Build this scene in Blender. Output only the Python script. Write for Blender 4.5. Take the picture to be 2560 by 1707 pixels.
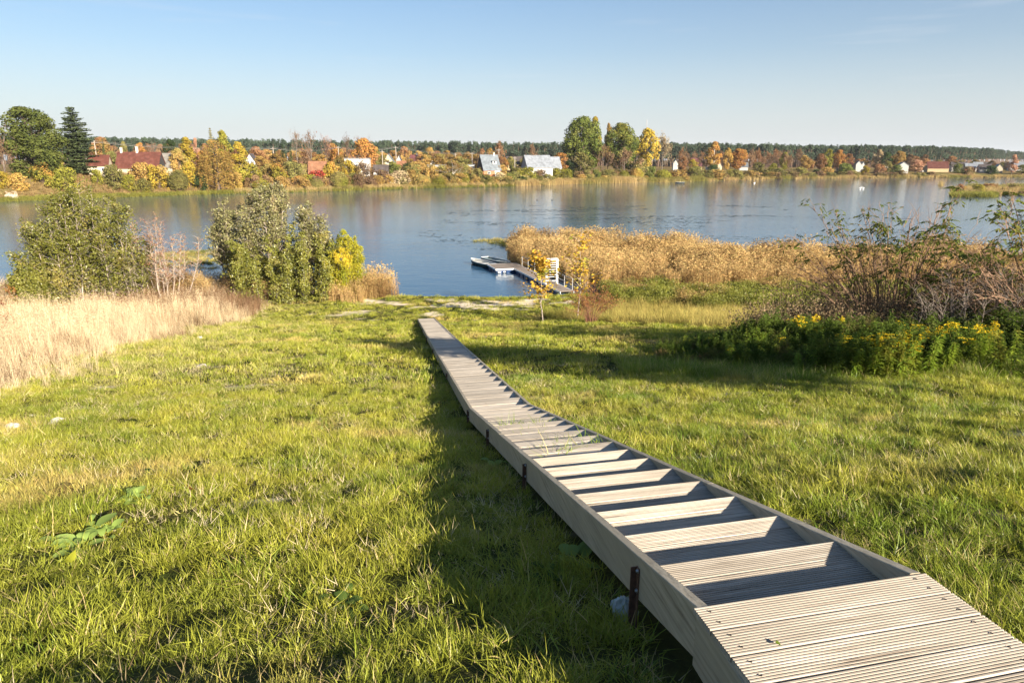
import bpy, math, random
import numpy as np
from mathutils import Vector, Matrix, Euler

# ------------------------------------------------------------------ scene, camera, sky, sun, exposure
S = bpy.context.scene
for o in list(bpy.data.objects): bpy.data.objects.remove(o)
CAMZ = 10.4
FPX, CX, CY, HY = 1707.0, 1280.0, 853.5, 400.0
PITCH = math.atan((CY-HY)/FPX)
cd = bpy.data.cameras.new('camera'); cam = bpy.data.objects.new('camera', cd); S.collection.objects.link(cam)
cam.location = (0, 0, CAMZ); cam.rotation_euler = (math.pi/2-PITCH, 0, 0)
cd.sensor_width = 36; cd.lens = 36*FPX/2560; cd.clip_start = .05; cd.clip_end = 20000
S.camera = cam
S.render.resolution_x, S.render.resolution_y = 1024, 682
SUN_AZ, SUN_EL = math.radians(140), math.radians(20.5)
W = bpy.data.worlds.new('World'); S.world = W; W.use_nodes = True
nt = W.node_tree; nt.nodes.clear()
sky = nt.nodes.new('ShaderNodeTexSky'); sky.sky_type = 'NISHITA'; sky.sun_disc = False
sky.sun_elevation = SUN_EL; sky.sun_rotation = SUN_AZ
sky.altitude = 50; sky.air_density = 1.0; sky.dust_density = 1.0; sky.ozone_density = 3.0
bg = nt.nodes.new('ShaderNodeBackground'); bg.inputs[1].default_value = .05
wo = nt.nodes.new('ShaderNodeOutputWorld')
# thin cirrus low in the sky on the right
tc = nt.nodes.new('ShaderNodeTexCoord'); mp = nt.nodes.new('ShaderNodeMapping'); mp.inputs['Scale'].default_value = (2.2, 2.2, 26)
mp.inputs['Rotation'].default_value = (0, .05, 0)
no = nt.nodes.new('ShaderNodeTexNoise'); no.inputs['Scale'].default_value = 2.3; no.inputs['Detail'].default_value = 5
cr = nt.nodes.new('ShaderNodeValToRGB'); cr.color_ramp.elements[0].position = .62; cr.color_ramp.elements[1].position = .86
cr.color_ramp.elements[1].color = (.30, .30, .30, 1)
mx = nt.nodes.new('ShaderNodeMixRGB'); mx.inputs[2].default_value = (5.6, 5.8, 6.1, 1)
nt.links.new(tc.outputs['Generated'], mp.inputs[0]); nt.links.new(mp.outputs[0], no.inputs[0]); nt.links.new(no.outputs[0], cr.inputs[0])
# pale haze low over the horizon all the way round, deeper blue above
hs = nt.nodes.new('ShaderNodeHueSaturation'); hs.inputs['Saturation'].default_value = 1.2; nt.links.new(sky.outputs[0], hs.inputs['Color'])
sp = nt.nodes.new('ShaderNodeSeparateXYZ'); nt.links.new(tc.outputs['Generated'], sp.inputs[0])
hz = nt.nodes.new('ShaderNodeValToRGB'); he = hz.color_ramp.elements; he.new(.06); he.new(.14)
for e_, p_, v_ in zip(he, (0, .06, .14, .30), (.95, .68, .34, .06)): e_.position = p_; e_.color = (v_, v_, v_, 1)
hm = nt.nodes.new('ShaderNodeMixRGB'); hm.inputs[2].default_value = (5.3, 5.5, 5.75, 1); nt.links.new(sp.outputs[2], hz.inputs[0])
nt.links.new(hz.outputs[0], hm.inputs[0]); nt.links.new(hs.outputs[0], hm.inputs[1])
nt.links.new(cr.outputs[0], mx.inputs[0]); nt.links.new(hm.outputs[0], mx.inputs[1]); nt.links.new(mx.outputs[0], bg.inputs[0]); nt.links.new(bg.outputs[0], wo.inputs[0])
sl = bpy.data.lights.new('sun', 'SUN'); so = bpy.data.objects.new('sun', sl); S.collection.objects.link(so)
sl.energy = 5.0; sl.angle = math.radians(.5); sl.color = (1, .90, .74)
sd = Vector((math.sin(SUN_AZ)*math.cos(SUN_EL), math.cos(SUN_AZ)*math.cos(SUN_EL), math.sin(SUN_EL)))
so.rotation_euler = sd.to_track_quat('Z', 'Y').to_euler(); so.location = sd*200+Vector((0, 0, CAMZ))
S.view_settings.view_transform = 'Standard'; S.view_settings.look = 'None'; S.view_settings.gamma = 1
S.view_settings.use_curve_mapping = False; S.view_settings.exposure = 1.55
S.cycles.max_bounces = 8; S.cycles.diffuse_bounces = 3; S.cycles.glossy_bounces = 3; S.cycles.transmission_bounces = 4
S.cycles.transparent_max_bounces = 8; S.cycles.volume_bounces = 0
S.cycles.caustics_reflective = False; S.cycles.caustics_refractive = False

R = np.random.default_rng(7)
rnd = random.Random(11)
COL = S.collection

# ------------------------------------------------------------------ maths helpers
def ray(x, y):
    a = (x-CX)/FPX; b = -(y-CY)/FPX
    return np.array([a, math.cos(PITCH)+b*math.sin(PITCH), -math.sin(PITCH)+b*math.cos(PITCH)])
def onz(x, y, z):                       # where the ray through a photo point meets the level z
    d = ray(x, y); return d*((z-CAMZ)/d[2])+np.array([0, 0, CAMZ])
def atY(x, y, Y):                       # point on that ray at distance Y
    d = ray(x, y); return d*(Y/d[1])+np.array([0, 0, CAMZ])
def proj(p):
    v = np.asarray(p, float)-np.array([0, 0, CAMZ]); f = v[..., 1]*math.cos(PITCH)-v[..., 2]*math.sin(PITCH)
    u = v[..., 1]*math.sin(PITCH)+v[..., 2]*math.cos(PITCH)
    return CX+FPX*v[..., 0]/f, CY-FPX*u/f, f
def vnoise(x, y, seed=0):
    x = np.asarray(x, float); y = np.asarray(y, float)
    xi = np.floor(x).astype(np.int64); yi = np.floor(y).astype(np.int64); xf = x-xi; yf = y-yi
    def h(a, b):
        n = (a*374761393+b*668265263+seed*974634777) & 0xffffffff
        n = ((n ^ (n >> 13))*1274126177) & 0xffffffff
        return ((n ^ (n >> 16)) & 0xffff)/65535.0
    u = xf*xf*(3-2*xf); v = yf*yf*(3-2*yf)
    return (h(xi, yi)*(1-u)+h(xi+1, yi)*u)*(1-v)+(h(xi, yi+1)*(1-u)+h(xi+1, yi+1)*u)*v
def fbm(x, y, seed=0, o=4):
    s = 0; a = .5; t = 0
    for i in range(o): s = s+a*vnoise(np.asarray(x)*2**i+i*17.3, np.asarray(y)*2**i-i*9.1, seed+i); t += a; a *= .5
    return s/t

# ------------------------------------------------------------------ mesh builder
class MB:
    def __init__(s): s.V = []; s.F = []; s.n = 0
    def add(s, V, F, m=0, smooth=False):
        V = np.asarray(V, float).reshape(-1, 3); F = np.asarray(F, np.int64)
        s.V.append(V); s.F.append((F+s.n, m, smooth)); s.n += len(V)
    def box(s, c, d, m=0, rot=0, M=None):
        x, y, z = [k/2 for k in d]
        P = np.array([[-x,-y,-z],[x,-y,-z],[x,y,-z],[-x,y,-z],[-x,-y,z],[x,-y,z],[x,y,z],[-x,y,z]])
        if M is not None: P = P@np.array(M).T
        if rot:
            ca, sa = math.cos(rot), math.sin(rot); P = P@np.array([[ca, sa, 0], [-sa, ca, 0], [0, 0, 1]])
        s.add(P+np.array(c), [[0,3,2,1],[4,5,6,7],[0,1,5,4],[1,2,6,5],[2,3,7,6],[3,0,4,7]], m)
    def hexa(s, P, m=0):                # eight corners: bottom four, top four
        s.add(P, [[0,3,2,1],[4,5,6,7],[0,1,5,4],[1,2,6,5],[2,3,7,6],[3,0,4,7]], m)
    def tube(s, P, r, k=6, m=0, cap=False):
        P = np.asarray(P, float); n = len(P); r = np.broadcast_to(np.asarray(r, float), (n,))
        T = np.gradient(P, axis=0); T /= np.linalg.norm(T, axis=1)[:, None]+1e-9
        up = np.where(np.abs(T[:, 2:3]) > .9, np.array([[1., 0, 0]]), np.array([[0, 0, 1.]]))
        A = np.cross(T, up); A /= np.linalg.norm(A, axis=1)[:, None]+1e-9; B = np.cross(T, A)
        an = np.arange(k)*2*math.pi/k
        V = P[:, None, :]+r[:, None, None]*(np.cos(an)[None, :, None]*A[:, None, :]+np.sin(an)[None, :, None]*B[:, None, :])
        i, j = np.meshgrid(np.arange(n-1), np.arange(k), indexing='ij'); i = i.ravel(); j = j.ravel(); j2 = (j+1) % k
        F = np.stack([i*k+j, i*k+j2, (i+1)*k+j2, (i+1)*k+j], 1)
        s.add(V.reshape(-1, 3), F, m, True)
        if cap:
            s.add(V[0], [list(range(k))], m); s.add(V[-1], [list(range(k))[::-1]], m)
    def build(s, name, mats=(), parent=None, link=True):
        me = mesh(s, name, mats)
        o = bpy.data.objects.new(name, me)
        if link: COL.objects.link(o)
        if parent is not None: o.parent = parent
        return o
def mesh(s, name, mats=()):
    me = bpy.data.meshes.new(name)
    V = np.concatenate(s.V) if s.V else np.zeros((0, 3))
    me.vertices.add(len(V)); me.vertices.foreach_set('co', V.ravel())
    tot = []; idx = []; mi = []; sm = []
    for F, m, q in s.F:
        F = np.atleast_2d(F); tot.append(np.full(len(F), F.shape[1])); idx.append(F.ravel())
        mi.append(np.broadcast_to(np.asarray(m), (len(F),))); sm.append(np.full(len(F), q))
    if tot:
        tot = np.concatenate(tot); idx = np.concatenate(idx); st = np.concatenate([[0], np.cumsum(tot)[:-1]])
        me.loops.add(len(idx)); me.loops.foreach_set('vertex_index', idx.astype(np.int32))
        me.polygons.add(len(tot)); me.polygons.foreach_set('loop_start', st.astype(np.int32))
        me.polygons.foreach_set('material_index', np.concatenate(mi).astype(np.int32))
        me.polygons.foreach_set('use_smooth', np.concatenate(sm))
    for m in mats: me.materials.append(m)
    me.update(calc_edges=True)
    return me
def tag(o, label=None, cat=None, group=None, kind=None):
    if label: o['label'] = label
    if cat: o['category'] = cat
    if group: o['group'] = group
    if kind: o['kind'] = kind
    return o
def empty(name, loc, rz=0):
    o = bpy.data.objects.new(name, None); COL.objects.link(o); o.location = Vector([float(v) for v in loc]); o.rotation_euler = (0, 0, rz); o.empty_display_size = .3
    return o
def unit(v): return v/(np.linalg.norm(v, axis=-1, keepdims=True)+1e-9)
def leaves(mb, C, size, aspect=.5, m=0, up=0.0, nrm=None, droop=0.0, rg=None):
    """one pointed four-sided leaf (or spray of leaves) at every centre"""
    rg = rg or R; n = len(C)
    if n == 0: return
    N = unit(rg.normal(size=(n, 3))+np.array([0, 0, up])) if nrm is None else unit(nrm+rg.normal(size=(n, 3))*.45)
    A = unit(np.cross(N, unit(rg.normal(size=(n, 3))+np.array([0, 0, -droop])*3)))
    B = np.cross(N, A)
    if droop: 
        sw = np.where((A[:, 2] > 0)[:, None], -1, 1); A = A*sw
    s = (np.asarray(size)*rg.uniform(.65, 1.35, n))[:, None]
    V = np.stack([C-A*s*.5, C+B*s*.5*aspect+N*s*.06, C+A*s*.5, C-B*s*.5*aspect+N*s*.06], 1).reshape(-1, 3)
    F = (np.arange(n)*4)[:, None]+np.array([[0, 1, 2, 3]])
    mb.add(V, F, m)

# ------------------------------------------------------------------ materials
MATS = {}
def base(name):
    m = bpy.data.materials.new(name); m.use_nodes = True; n = m.node_tree; n.nodes.clear()
    out = n.nodes.new('ShaderNodeOutputMaterial'); return m, n, out
def N(n, t, **k):
    x = n.nodes.new(t)
    for a, b in k.items():
        if a.startswith('_'): x.inputs[int(a[1:])].default_value = b
        else: setattr(x, a, b)
    return x
def c4(c): return (c[0], c[1], c[2], 1)
def noise(n, vec, scale, detail=3, rough=.55):
    x = N(n, 'ShaderNodeTexNoise'); x.inputs['Scale'].default_value = scale; x.inputs['Detail'].default_value = detail; x.inputs['Roughness'].default_value = rough
    if vec is not None: n.links.new(vec, x.inputs['Vector'])
    return x.outputs[0]
def ramp(n, fac, stops):
    x = N(n, 'ShaderNodeValToRGB'); e = x.color_ramp.elements
    while len(e) < len(stops): e.new(.5)
    for i, (p, c) in enumerate(stops): e[i].position = p; e[i].color = c4(c) if len(c) == 3 else c
    n.links.new(fac, x.inputs[0]); return x.outputs[0]
def math_(n, op, a, b=None, c=None, clamp=False):
    x = N(n, 'ShaderNodeMath', operation=op, use_clamp=clamp)
    for i, v in enumerate((a, b, c)):
        if v is None: continue
        if isinstance(v, (int, float)): x.inputs[i].default_value = v
        else: n.links.new(v, x.inputs[i])
    return x.outputs[0]
def mix(n, f, a, b, t='MIX'):
    x = N(n, 'ShaderNodeMixRGB', blend_type=t)
    for i, v in enumerate((f, a, b)):
        if isinstance(v, (int, float)): x.inputs[i].default_value = v
        elif isinstance(v, tuple): x.inputs[i].default_value = c4(v)
        else: n.links.new(v, x.inputs[i])
    return x.outputs[0]
def leafmat(name, c1, c2, c3=None, freq=.8, trans=.3, gloss=.0, f3=.62, straw=None, fs=.2):
    """foliage: colour drifts between c1 and c2 from clump to clump and plant to plant, with patches of c3"""
    if name in MATS: return MATS[name]
    m, n, out = base(name)
    g = N(n, 'ShaderNodeNewGeometry'); oi = N(n, 'ShaderNodeObjectInfo')
    a = noise(n, g.outputs['Position'], freq, 3)
    isl = g.outputs['Random Per Island']
    f = math_(n, 'MULTIPLY_ADD', isl, .5, math_(n, 'MULTIPLY_ADD', a, 1.6, -.55), clamp=True)
    col = mix(n, f, c1, c2)
    if c3 is not None:
        b = noise(n, g.outputs['Position'], freq*.45, 2)
        f2 = ramp(n, b, [(f3-.06, (0, 0, 0)), (f3+.06, (1, 1, 1))]); col = mix(n, f2, col, c3)
    if straw is not None:                # a share of dead blades
        wn = N(n, 'ShaderNodeTexWhiteNoise', noise_dimensions='1D'); n.links.new(isl, wn.inputs['W'])
        ad = math_(n, 'MULTIPLY_ADD', noise(n, g.outputs['Position'], 1.7, 3), .5, -.25)
        col = mix(n, math_(n, 'GREATER_THAN', math_(n, 'ADD', wn.outputs[0], ad), 1-fs), col, straw)
    v = math_(n, 'MULTIPLY_ADD', oi.outputs['Random'], .55, .72)
    hs = N(n, 'ShaderNodeHueSaturation'); n.links.new(v, hs.inputs['Value']); n.links.new(col, hs.inputs['Color'])
    n.links.new(math_(n, 'MULTIPLY_ADD', isl, .04, .48), hs.inputs['Hue'])
    d = N(n, 'ShaderNodeBsdfDiffuse'); t = N(n, 'ShaderNodeBsdfTranslucent'); ms = N(n, 'ShaderNodeMixShader', _0=trans)
    n.links.new(hs.outputs[0], d.inputs[0]); n.links.new(hs.outputs[0], t.inputs[0]); n.links.new(d.outputs[0], ms.inputs[1]); n.links.new(t.outputs[0], ms.inputs[2])
    last = ms.outputs[0]
    if gloss:
        gl = N(n, 'ShaderNodeBsdfGlossy'); gl.inputs['Roughness'].default_value = .38; gl.inputs['Color'].default_value = (1, 1, 1, 1)
        m2 = N(n, 'ShaderNodeMixShader', _0=gloss); n.links.new(last, m2.inputs[1]); n.links.new(gl.outputs[0], m2.inputs[2]); last = m2.outputs[0]
    n.links.new(last, out.inputs[0]); MATS[name] = m; return m
def plainmat(name, c, rough=.7, var=.25, freq=3., metal=0., bump=0., c2=None):
    if name in MATS: return MATS[name]
    m, n, out = base(name)
    p = N(n, 'ShaderNodeBsdfPrincipled'); p.inputs['Roughness'].default_value = rough; p.inputs['Metallic'].default_value = metal
    tcn = N(n, 'ShaderNodeTexCoord'); a = noise(n, tcn.outputs['Object'], freq, 5, .65)
    cc = c2 or tuple(k*(1-var) for k in c)
    n.links.new(ramp(n, a, [(.32, cc), (.66, c)]), p.inputs['Base Color'])
    if bump:
        b = N(n, 'ShaderNodeBump'); b.inputs['Strength'].default_value = bump; b.inputs['Distance'].default_value = .02
        n.links.new(noise(n, tcn.outputs['Object'], freq*6, 4), b.inputs['Height']); n.links.new(b.outputs[0], p.inputs['Normal'])
    n.links.new(p.outputs[0], out.inputs[0]); MATS[name] = m; return m
def woodmat(name, c1, c2, c3, axis=0, grain=40, rough=.75):
    """weathered board, grain along the given object axis"""
    m, n, out = base(name); p = N(n, 'ShaderNodeBsdfPrincipled'); p.inputs['Roughness'].default_value = rough
    tcn = N(n, 'ShaderNodeTexCoord'); oi = N(n, 'ShaderNodeObjectInfo')
    mpn = N(n, 'ShaderNodeMapping'); sc = [grain]*3; sc[axis] = grain*.045; mpn.inputs['Scale'].default_value = sc
    ad = N(n, 'ShaderNodeVectorMath', operation='ADD'); n.links.new(tcn.outputs['Object'], ad.inputs[0])
    cmb = N(n, 'ShaderNodeCombineXYZ')
    for i in range(3): n.links.new(math_(n, 'MULTIPLY', oi.outputs['Random'], 7.3*(i+1)), cmb.inputs[i])
    n.links.new(cmb.outputs[0], ad.inputs[1]); n.links.new(ad.outputs[0], mpn.inputs[0])
    g = noise(n, mpn.outputs[0], 1., 6, .7)
    col = ramp(n, g, [(.30, c3), (.44, c2), (.62, c1)])
    k = noise(n, ad.outputs[0], 5., 3); kn = ramp(n, k, [(.66, (0, 0, 0)), (.76, (1, 1, 1))]); col = mix(n, math_(n, 'MULTIPLY', kn, .4), col, c3)
    st = noise(n, ad.outputs[0], 1.6, 4); col = mix(n, ramp(n, st, [(.38, (.8, .8, .8)), (.58, (0, 0, 0))]), col, c2)
    hs = N(n, 'ShaderNodeHueSaturation'); n.links.new(col, hs.inputs['Color']); n.links.new(math_(n, 'MULTIPLY_ADD', oi.outputs['Random'], .35, .83), hs.inputs['Value'])
    n.links.new(hs.outputs[0], p.inputs['Base Color'])
    b = N(n, 'ShaderNodeBump'); b.inputs['Strength'].default_value = .5; b.inputs['Distance'].default_value = .004; n.links.new(g, b.inputs['Height']); n.links.new(b.outputs[0], p.inputs['Normal'])
    n.links.new(p.outputs[0], out.inputs[0]); return m

# ------------------------------------------------------------------ terrain
SHX = np.array([-400, -80, -40, -30, -18, -12, 0, 6, 12, 22, 35, 60, 400.])
SHY = np.array([75, 66, 58, 57, 56, 53.6, 52.9, 54.5, 57, 60, 66, 72, 90.])
PY_ = np.array([-400, -60, -20, -3, 0, 1.5, 2.45, 3.1, 5, 8, 11.2, 20.3, 30, 42.4, 49, 51.5, 53, 54, 58, 62, 70, 100, 400.])
PZ_ = np.array([9, 4.5, 2.0, -.4, -1.35, -1.9, -2.25, -2.42, -2.85, -3.66, -4.55, -6.1, -7.95, -10.02, -10.22, -10.30, -10.42, -10.55, -10.9, -11.4, -12, -13, -13.])
def shoreY(x): return np.interp(x, SHX, SHY)
def ground(x, y):
    x = np.asarray(x, float); y = np.asarray(y, float)
    s = shoreY(x); yy = np.where(y < 35, y, 35+(y-35)*(53.0-35)/(s-35))
    z = np.interp(yy, PY_, PZ_)+CAMZ
    wx = 1.35-.172*(y-2.45)             # middle of the walkway
    d = x-wx; k = np.clip((50-y)/35, 0, 1)
    z = z+k*(np.clip(d-.3, 0, 14)*.055+np.clip(d-14, 0, 30)*.02)+k*np.clip(d, -30, 0)*.008
    b = np.clip((56-y)/20, 0, 1)*np.clip((np.abs(d)-.9)/2, 0.12, 1)
    return z+b*(fbm(x*.55, y*.55, 3)-.5)*.20+b*(fbm(x*2.3, y*2.3, 5)-.5)*.10
def hit(px, py):                        # photo point -> point on the near ground
    d = ray(px, py); t = np.arange(1.5, 75, .02); P = d[None]*(t/d[1])[:, None]+np.array([0, 0, CAMZ])
    h = ground(P[:, 0], P[:, 1]); k = np.argmax(P[:, 2] < h)
    return np.array([P[k, 0], P[k, 1], h[k]])

# far shore line, from left to right
FS = np.array([onz(a, b, 0)[:2] for a, b in [(0, 505), (200, 497), (500, 487), (850, 478), (1100, 470), (1300, 466), (1400, 462), (1700, 455), (2000, 447), (2300, 444.5)]]+[[300, 432], [400, 430], [600, 500]])
FS = np.vstack([[[-900, -100], [-420, 60], [-200, 135]], FS, [[1500, 700]]])
FSU = np.arctan2(FS[:, 0], FS[:, 1]); FSD = np.hypot(FS[:, 0], FS[:, 1])
def fshore(u): return np.interp(u, FSU, FSD)+1.6*(fbm(np.asarray(u)*130, 3.3+np.zeros_like(u), 4)-.5)*2
PLU = np.arctan((np.array([-400, 0, 250, 600, 900, 1400, 1900, 2300, 2700.])-CX)/1766)
PLH = np.array([6.2, 6.2, 6.0, 5.4, 5.0, 4.2, 3.3, 2.2, 1.8])
PLD = np.array([16, 16, 18, 26, 26, 26, 24, 22, 20.])
def farground(x, y):
    u = np.arctan2(x, y); d = np.hypot(x, y)-fshore(u)
    h = np.interp(u, PLU, PLH); w = np.interp(u, PLU, PLD); t = np.clip(d/w, -.3, 1)
    z = np.where(t < 0, d*.12, .18+h*(t*t*(3-2*t))*1.0)+np.clip(d, 0, 12)*.03
    return z+np.clip((d-260)/400, 0, 1)*1.5+(fbm(x*.06, y*.06, 9)-.5)*1.2*np.clip(d/12, 0, 1)

# ------------------------------------------------------------------ scatter: one object of countless small plants
def scatter(name, label, P, protos, rot=None, scl=None, pick=None, tilt=.12, parent=None):
    P = np.asarray(P, float); n = len(P)
    if rot is None: rot = np.stack([R.normal(0, tilt, n), R.normal(0, tilt, n), R.uniform(0, 6.283, n)], 1)
    if scl is None: scl = np.ones(n)
    scl = np.asarray(scl, float)
    if scl.ndim == 1: scl = np.repeat(scl[:, None], 3, 1)
    if pick is None: pick = R.integers(0, len(protos), n)
    me = bpy.data.meshes.new(name); me.vertices.add(n); me.vertices.foreach_set('co', P.ravel())
    for k, t, a, f in (('rot', 'FLOAT_VECTOR', rot, 'vector'), ('scl', 'FLOAT_VECTOR', scl, 'vector'), ('pick', 'INT', pick.astype(np.int32), 'value')):
        at = me.attributes.new(k, t, 'POINT'); at.data.foreach_set(f, np.asarray(a).ravel())
    o = bpy.data.objects.new(name, me); COL.objects.link(o)
    c = bpy.data.collections.new(name+'_kinds')
    for i, p in enumerate(protos):
        p.name = '%s_piece_%02d' % (name, i); c.objects.link(p)
    g = bpy.data.node_groups.new(name, 'GeometryNodeTree')
    g.interface.new_socket('Geometry', in_out='INPUT', socket_type='NodeSocketGeometry'); g.interface.new_socket('Geometry', in_out='OUTPUT', socket_type='NodeSocketGeometry')
    gi = g.nodes.new('NodeGroupInput'); go = g.nodes.new('NodeGroupOutput'); ip = g.nodes.new('GeometryNodeInstanceOnPoints')
    ci = g.nodes.new('GeometryNodeCollectionInfo'); ci.inputs[0].default_value = c; ci.inputs[1].default_value = True; ci.inputs[2].default_value = True
    def at(nm, t):
        x = g.nodes.new('GeometryNodeInputNamedAttribute'); x.data_type = t; x.inputs[0].default_value = nm; return x.outputs[0]
    er = g.nodes.new('FunctionNodeEulerToRotation'); ip.inputs['Pick Instance'].default_value = True
    L = g.links.new
    L(gi.outputs[0], ip.inputs['Points']); L(ci.outputs[0], ip.inputs['Instance']); L(at('pick', 'INT'), ip.inputs['Instance Index'])
    L(at('rot', 'FLOAT_VECTOR'), er.inputs[0]); L(er.outputs[0], ip.inputs['Rotation']); L(at('scl', 'FLOAT_VECTOR'), ip.inputs['Scale']); L(ip.outputs[0], go.inputs[0])
    md = o.modifiers.new('scatter', 'NODES'); md.node_group = g
    tag(o, label, kind='stuff')
    if parent is not None: o.parent = parent
    return o
def blades(n, rad, h, w, lean=.5, m=0, seg=2, rg=None, curl=.6, hvar=.35):
    """a tuft of n bent tapering blades"""
    rg = rg or R; mb = MB()
    a = rg.uniform(0, 6.283, n); r = rad*np.sqrt(rg.uniform(0, 1, n)); b = np.stack([r*np.cos(a), r*np.sin(a), np.full(n, -.015*h)], 1)
    da = a+rg.normal(0, 1.0, n); D = np.stack([np.cos(da), np.sin(da), np.zeros(n)], 1); Sd = np.stack([-np.sin(da), np.cos(da), np.zeros(n)], 1)
    H = h*rg.uniform(1-hvar, 1+hvar, n); ln = lean*rg.uniform(.1, 1, n); tw = rg.uniform(-.7, .7, n)
    Sd = unit(Sd*np.cos(tw)[:, None]+D*np.sin(tw)[:, None])
    rows = []
    for k in range(seg+1):
        t = k/seg; ww = w*(1-t)**.7*.5 if k < seg else 0
        c = b+D*(H*ln*(t+curl*t*t))[:, None]+np.array([0, 0, 1.])*(H*(t-.28*ln*t*t*curl))[:, None]
        if k < seg: rows += [c-Sd*ww, c+Sd*ww]
        else: rows += [c]
    V = np.stack(rows, 1); K = V.shape[1]; o = (np.arange(n)*K)[:, None]
    for k in range(seg-1): mb.add(V.reshape(-1, 3), o+np.array([[2*k, 2*k+1, 2*k+3, 2*k+2]]), m) if k == 0 else None
    mb2 = MB(); mb2.V = [V.reshape(-1, 3)]; mb2.n = n*K
    for k in range(seg-1): mb2.F.append((o+np.array([[2*k, 2*k+1, 2*k+3, 2*k+2]]), m, False))
    mb2.F.append((o+np.array([[2*seg-2, 2*seg-1, 2*seg]]), m, False))
    return mb2
def proto(mb, name, mats): return mb.build(name, mats, link=False)

# ------------------------------------------------------------------ ground, water, far bank
def gridmesh(X, Y, Z, name, mats, attrs=None):
    r, c = X.shape; mb = MB(); i, j = np.meshgrid(np.arange(r-1), np.arange(c-1), indexing='ij'); i = i.ravel(); j = j.ravel()
    mb.add(np.stack([X, Y, Z], -1).reshape(-1, 3), np.stack([i*c+j, i*c+j+1, (i+1)*c+j+1, (i+1)*c+j], 1), 0, True)
    o = mb.build(name, mats)
    for k, v in (attrs or {}).items():
        a = o.data.attributes.new(k, 'FLOAT', 'POINT'); a.data.foreach_set('value', np.asarray(v, float).ravel())
    return o
SAND = [(*hit(a_, b_)[:2], rx_, ry_) for a_, b_, rx_, ry_ in ((922, 753, 1.9, .9), (1185, 765, 3.4, 1.9), (1290, 755, 2.6, 1.2), (1110, 752, 1.8, .8), (1085, 786, 1.3, .9), (862, 787, 1.4, 1.0), (1355, 750, 1.6, .8), (1010, 760, 1.1, .6))]
def sandmask(x, y):
    e = 0
    for cx_, cy_, rx_, ry_ in SAND: e = np.maximum(e, np.exp(-((x-cx_)/rx_)**2-((y-cy_)/ry_)**2))
    return np.clip((e*1.1+(fbm(x*.9, y*1.5, 21, 6)-.5)*2.4-.55)*5, 0, 1)
def groundmat():
    m, n, out = base('turf_soil'); p = N(n, 'ShaderNodeBsdfDiffuse'); g = N(n, 'ShaderNodeNewGeometry')
    a = noise(n, g.outputs['Position'], .5, 5); b = noise(n, g.outputs['Position'], 9, 5, .7)
    col = ramp(n, a, [(.35, (.045, .06, .014)), (.65, (.10, .09, .03))])
    col = mix(n, ramp(n, b, [(.35, (.75, .75, .75)), (.6, (0, 0, 0))]), col, (.05, .045, .022))
    at = N(n, 'ShaderNodeAttribute', attribute_name='sand'); sn = noise(n, g.outputs['Position'], 30, 4)
    col = mix(n, at.outputs['Fac'], col, ramp(n, sn, [(.3, (.58, .46, .32)), (.7, (.78, .66, .50))]))
    bm = N(n, 'ShaderNodeBump'); bm.inputs['Strength'].default_value = .8; bm.inputs['Distance'].default_value = .04
    n.links.new(b, bm.inputs['Height']); n.links.new(bm.outputs[0], p.inputs['Normal'])
    n.links.new(col, p.inputs[0]); n.links.new(p.outputs[0], out.inputs[0]); return m
xs = np.concatenate([-np.geomspace(1500, 30, 30), np.arange(-29.5, -6, .5), np.arange(-6, 8, .12), np.arange(8, 30, .4), np.geomspace(30, 1500, 30)])
ys = np.concatenate([-np.geomspace(1500, 3, 40), np.arange(-2.6, 14, .12), np.arange(14, 60, .4), np.arange(60, 110, 2.)])
X, Y = np.meshgrid(xs, ys)
tag(gridmesh(X, Y, ground(X, Y), 'ground', [groundmat()], {'sand': sandmask(X, Y)}), kind='structure')

def watermat():
    m, n, out = base('river_water'); g = N(n, 'ShaderNodeNewGeometry')
    mpn = N(n, 'ShaderNodeMapping'); mpn.inputs['Scale'].default_value = (.9, 1.5, 1); n.links.new(g.outputs['Position'], mpn.inputs[0])
    w1 = noise(n, mpn.outputs[0], 1.5, 4, .6); w2 = noise(n, mpn.outputs[0], .33, 3)
    mp2 = N(n, 'ShaderNodeMapping'); mp2.inputs['Scale'].default_value = (.010, .045, 1); n.links.new(g.outputs['Position'], mp2.inputs[0])
    calm = ramp(n, noise(n, mp2.outputs[0], 1., 4), [(.30, (.6, .6, .6)), (.7, (1, 1, 1))])
    h = math_(n, 'ADD', math_(n, 'MULTIPLY', w1, .045), math_(n, 'MULTIPLY', w2, .06))
    b = N(n, 'ShaderNodeBump'); b.inputs['Distance'].default_value = 1.; n.links.new(h, b.inputs['Height'])
    n.links.new(math_(n, 'MULTIPLY', calm, .7), b.inputs['Strength'])
    p = N(n, 'ShaderNodeBsdfPrincipled'); p.inputs['Base Color'].default_value = (.02, .065, .125, 1); p.inputs['Roughness'].default_value = .04; p.inputs['IOR'].default_value = 1.33
    n.links.new(b.outputs[0], p.inputs['Normal']); n.links.new(p.outputs[0], out.inputs[0]); return m
mb = MB(); mb.add([[-3500, -600, 0], [3500, -600, 0], [3500, 6000, 0], [-3500, 6000, 0]], [[0, 1, 2, 3]])
# the sheet stops short of the near shore's inland side because the ground rises above it
tag(mb.build('water', [watermat()]), kind='structure')

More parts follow.
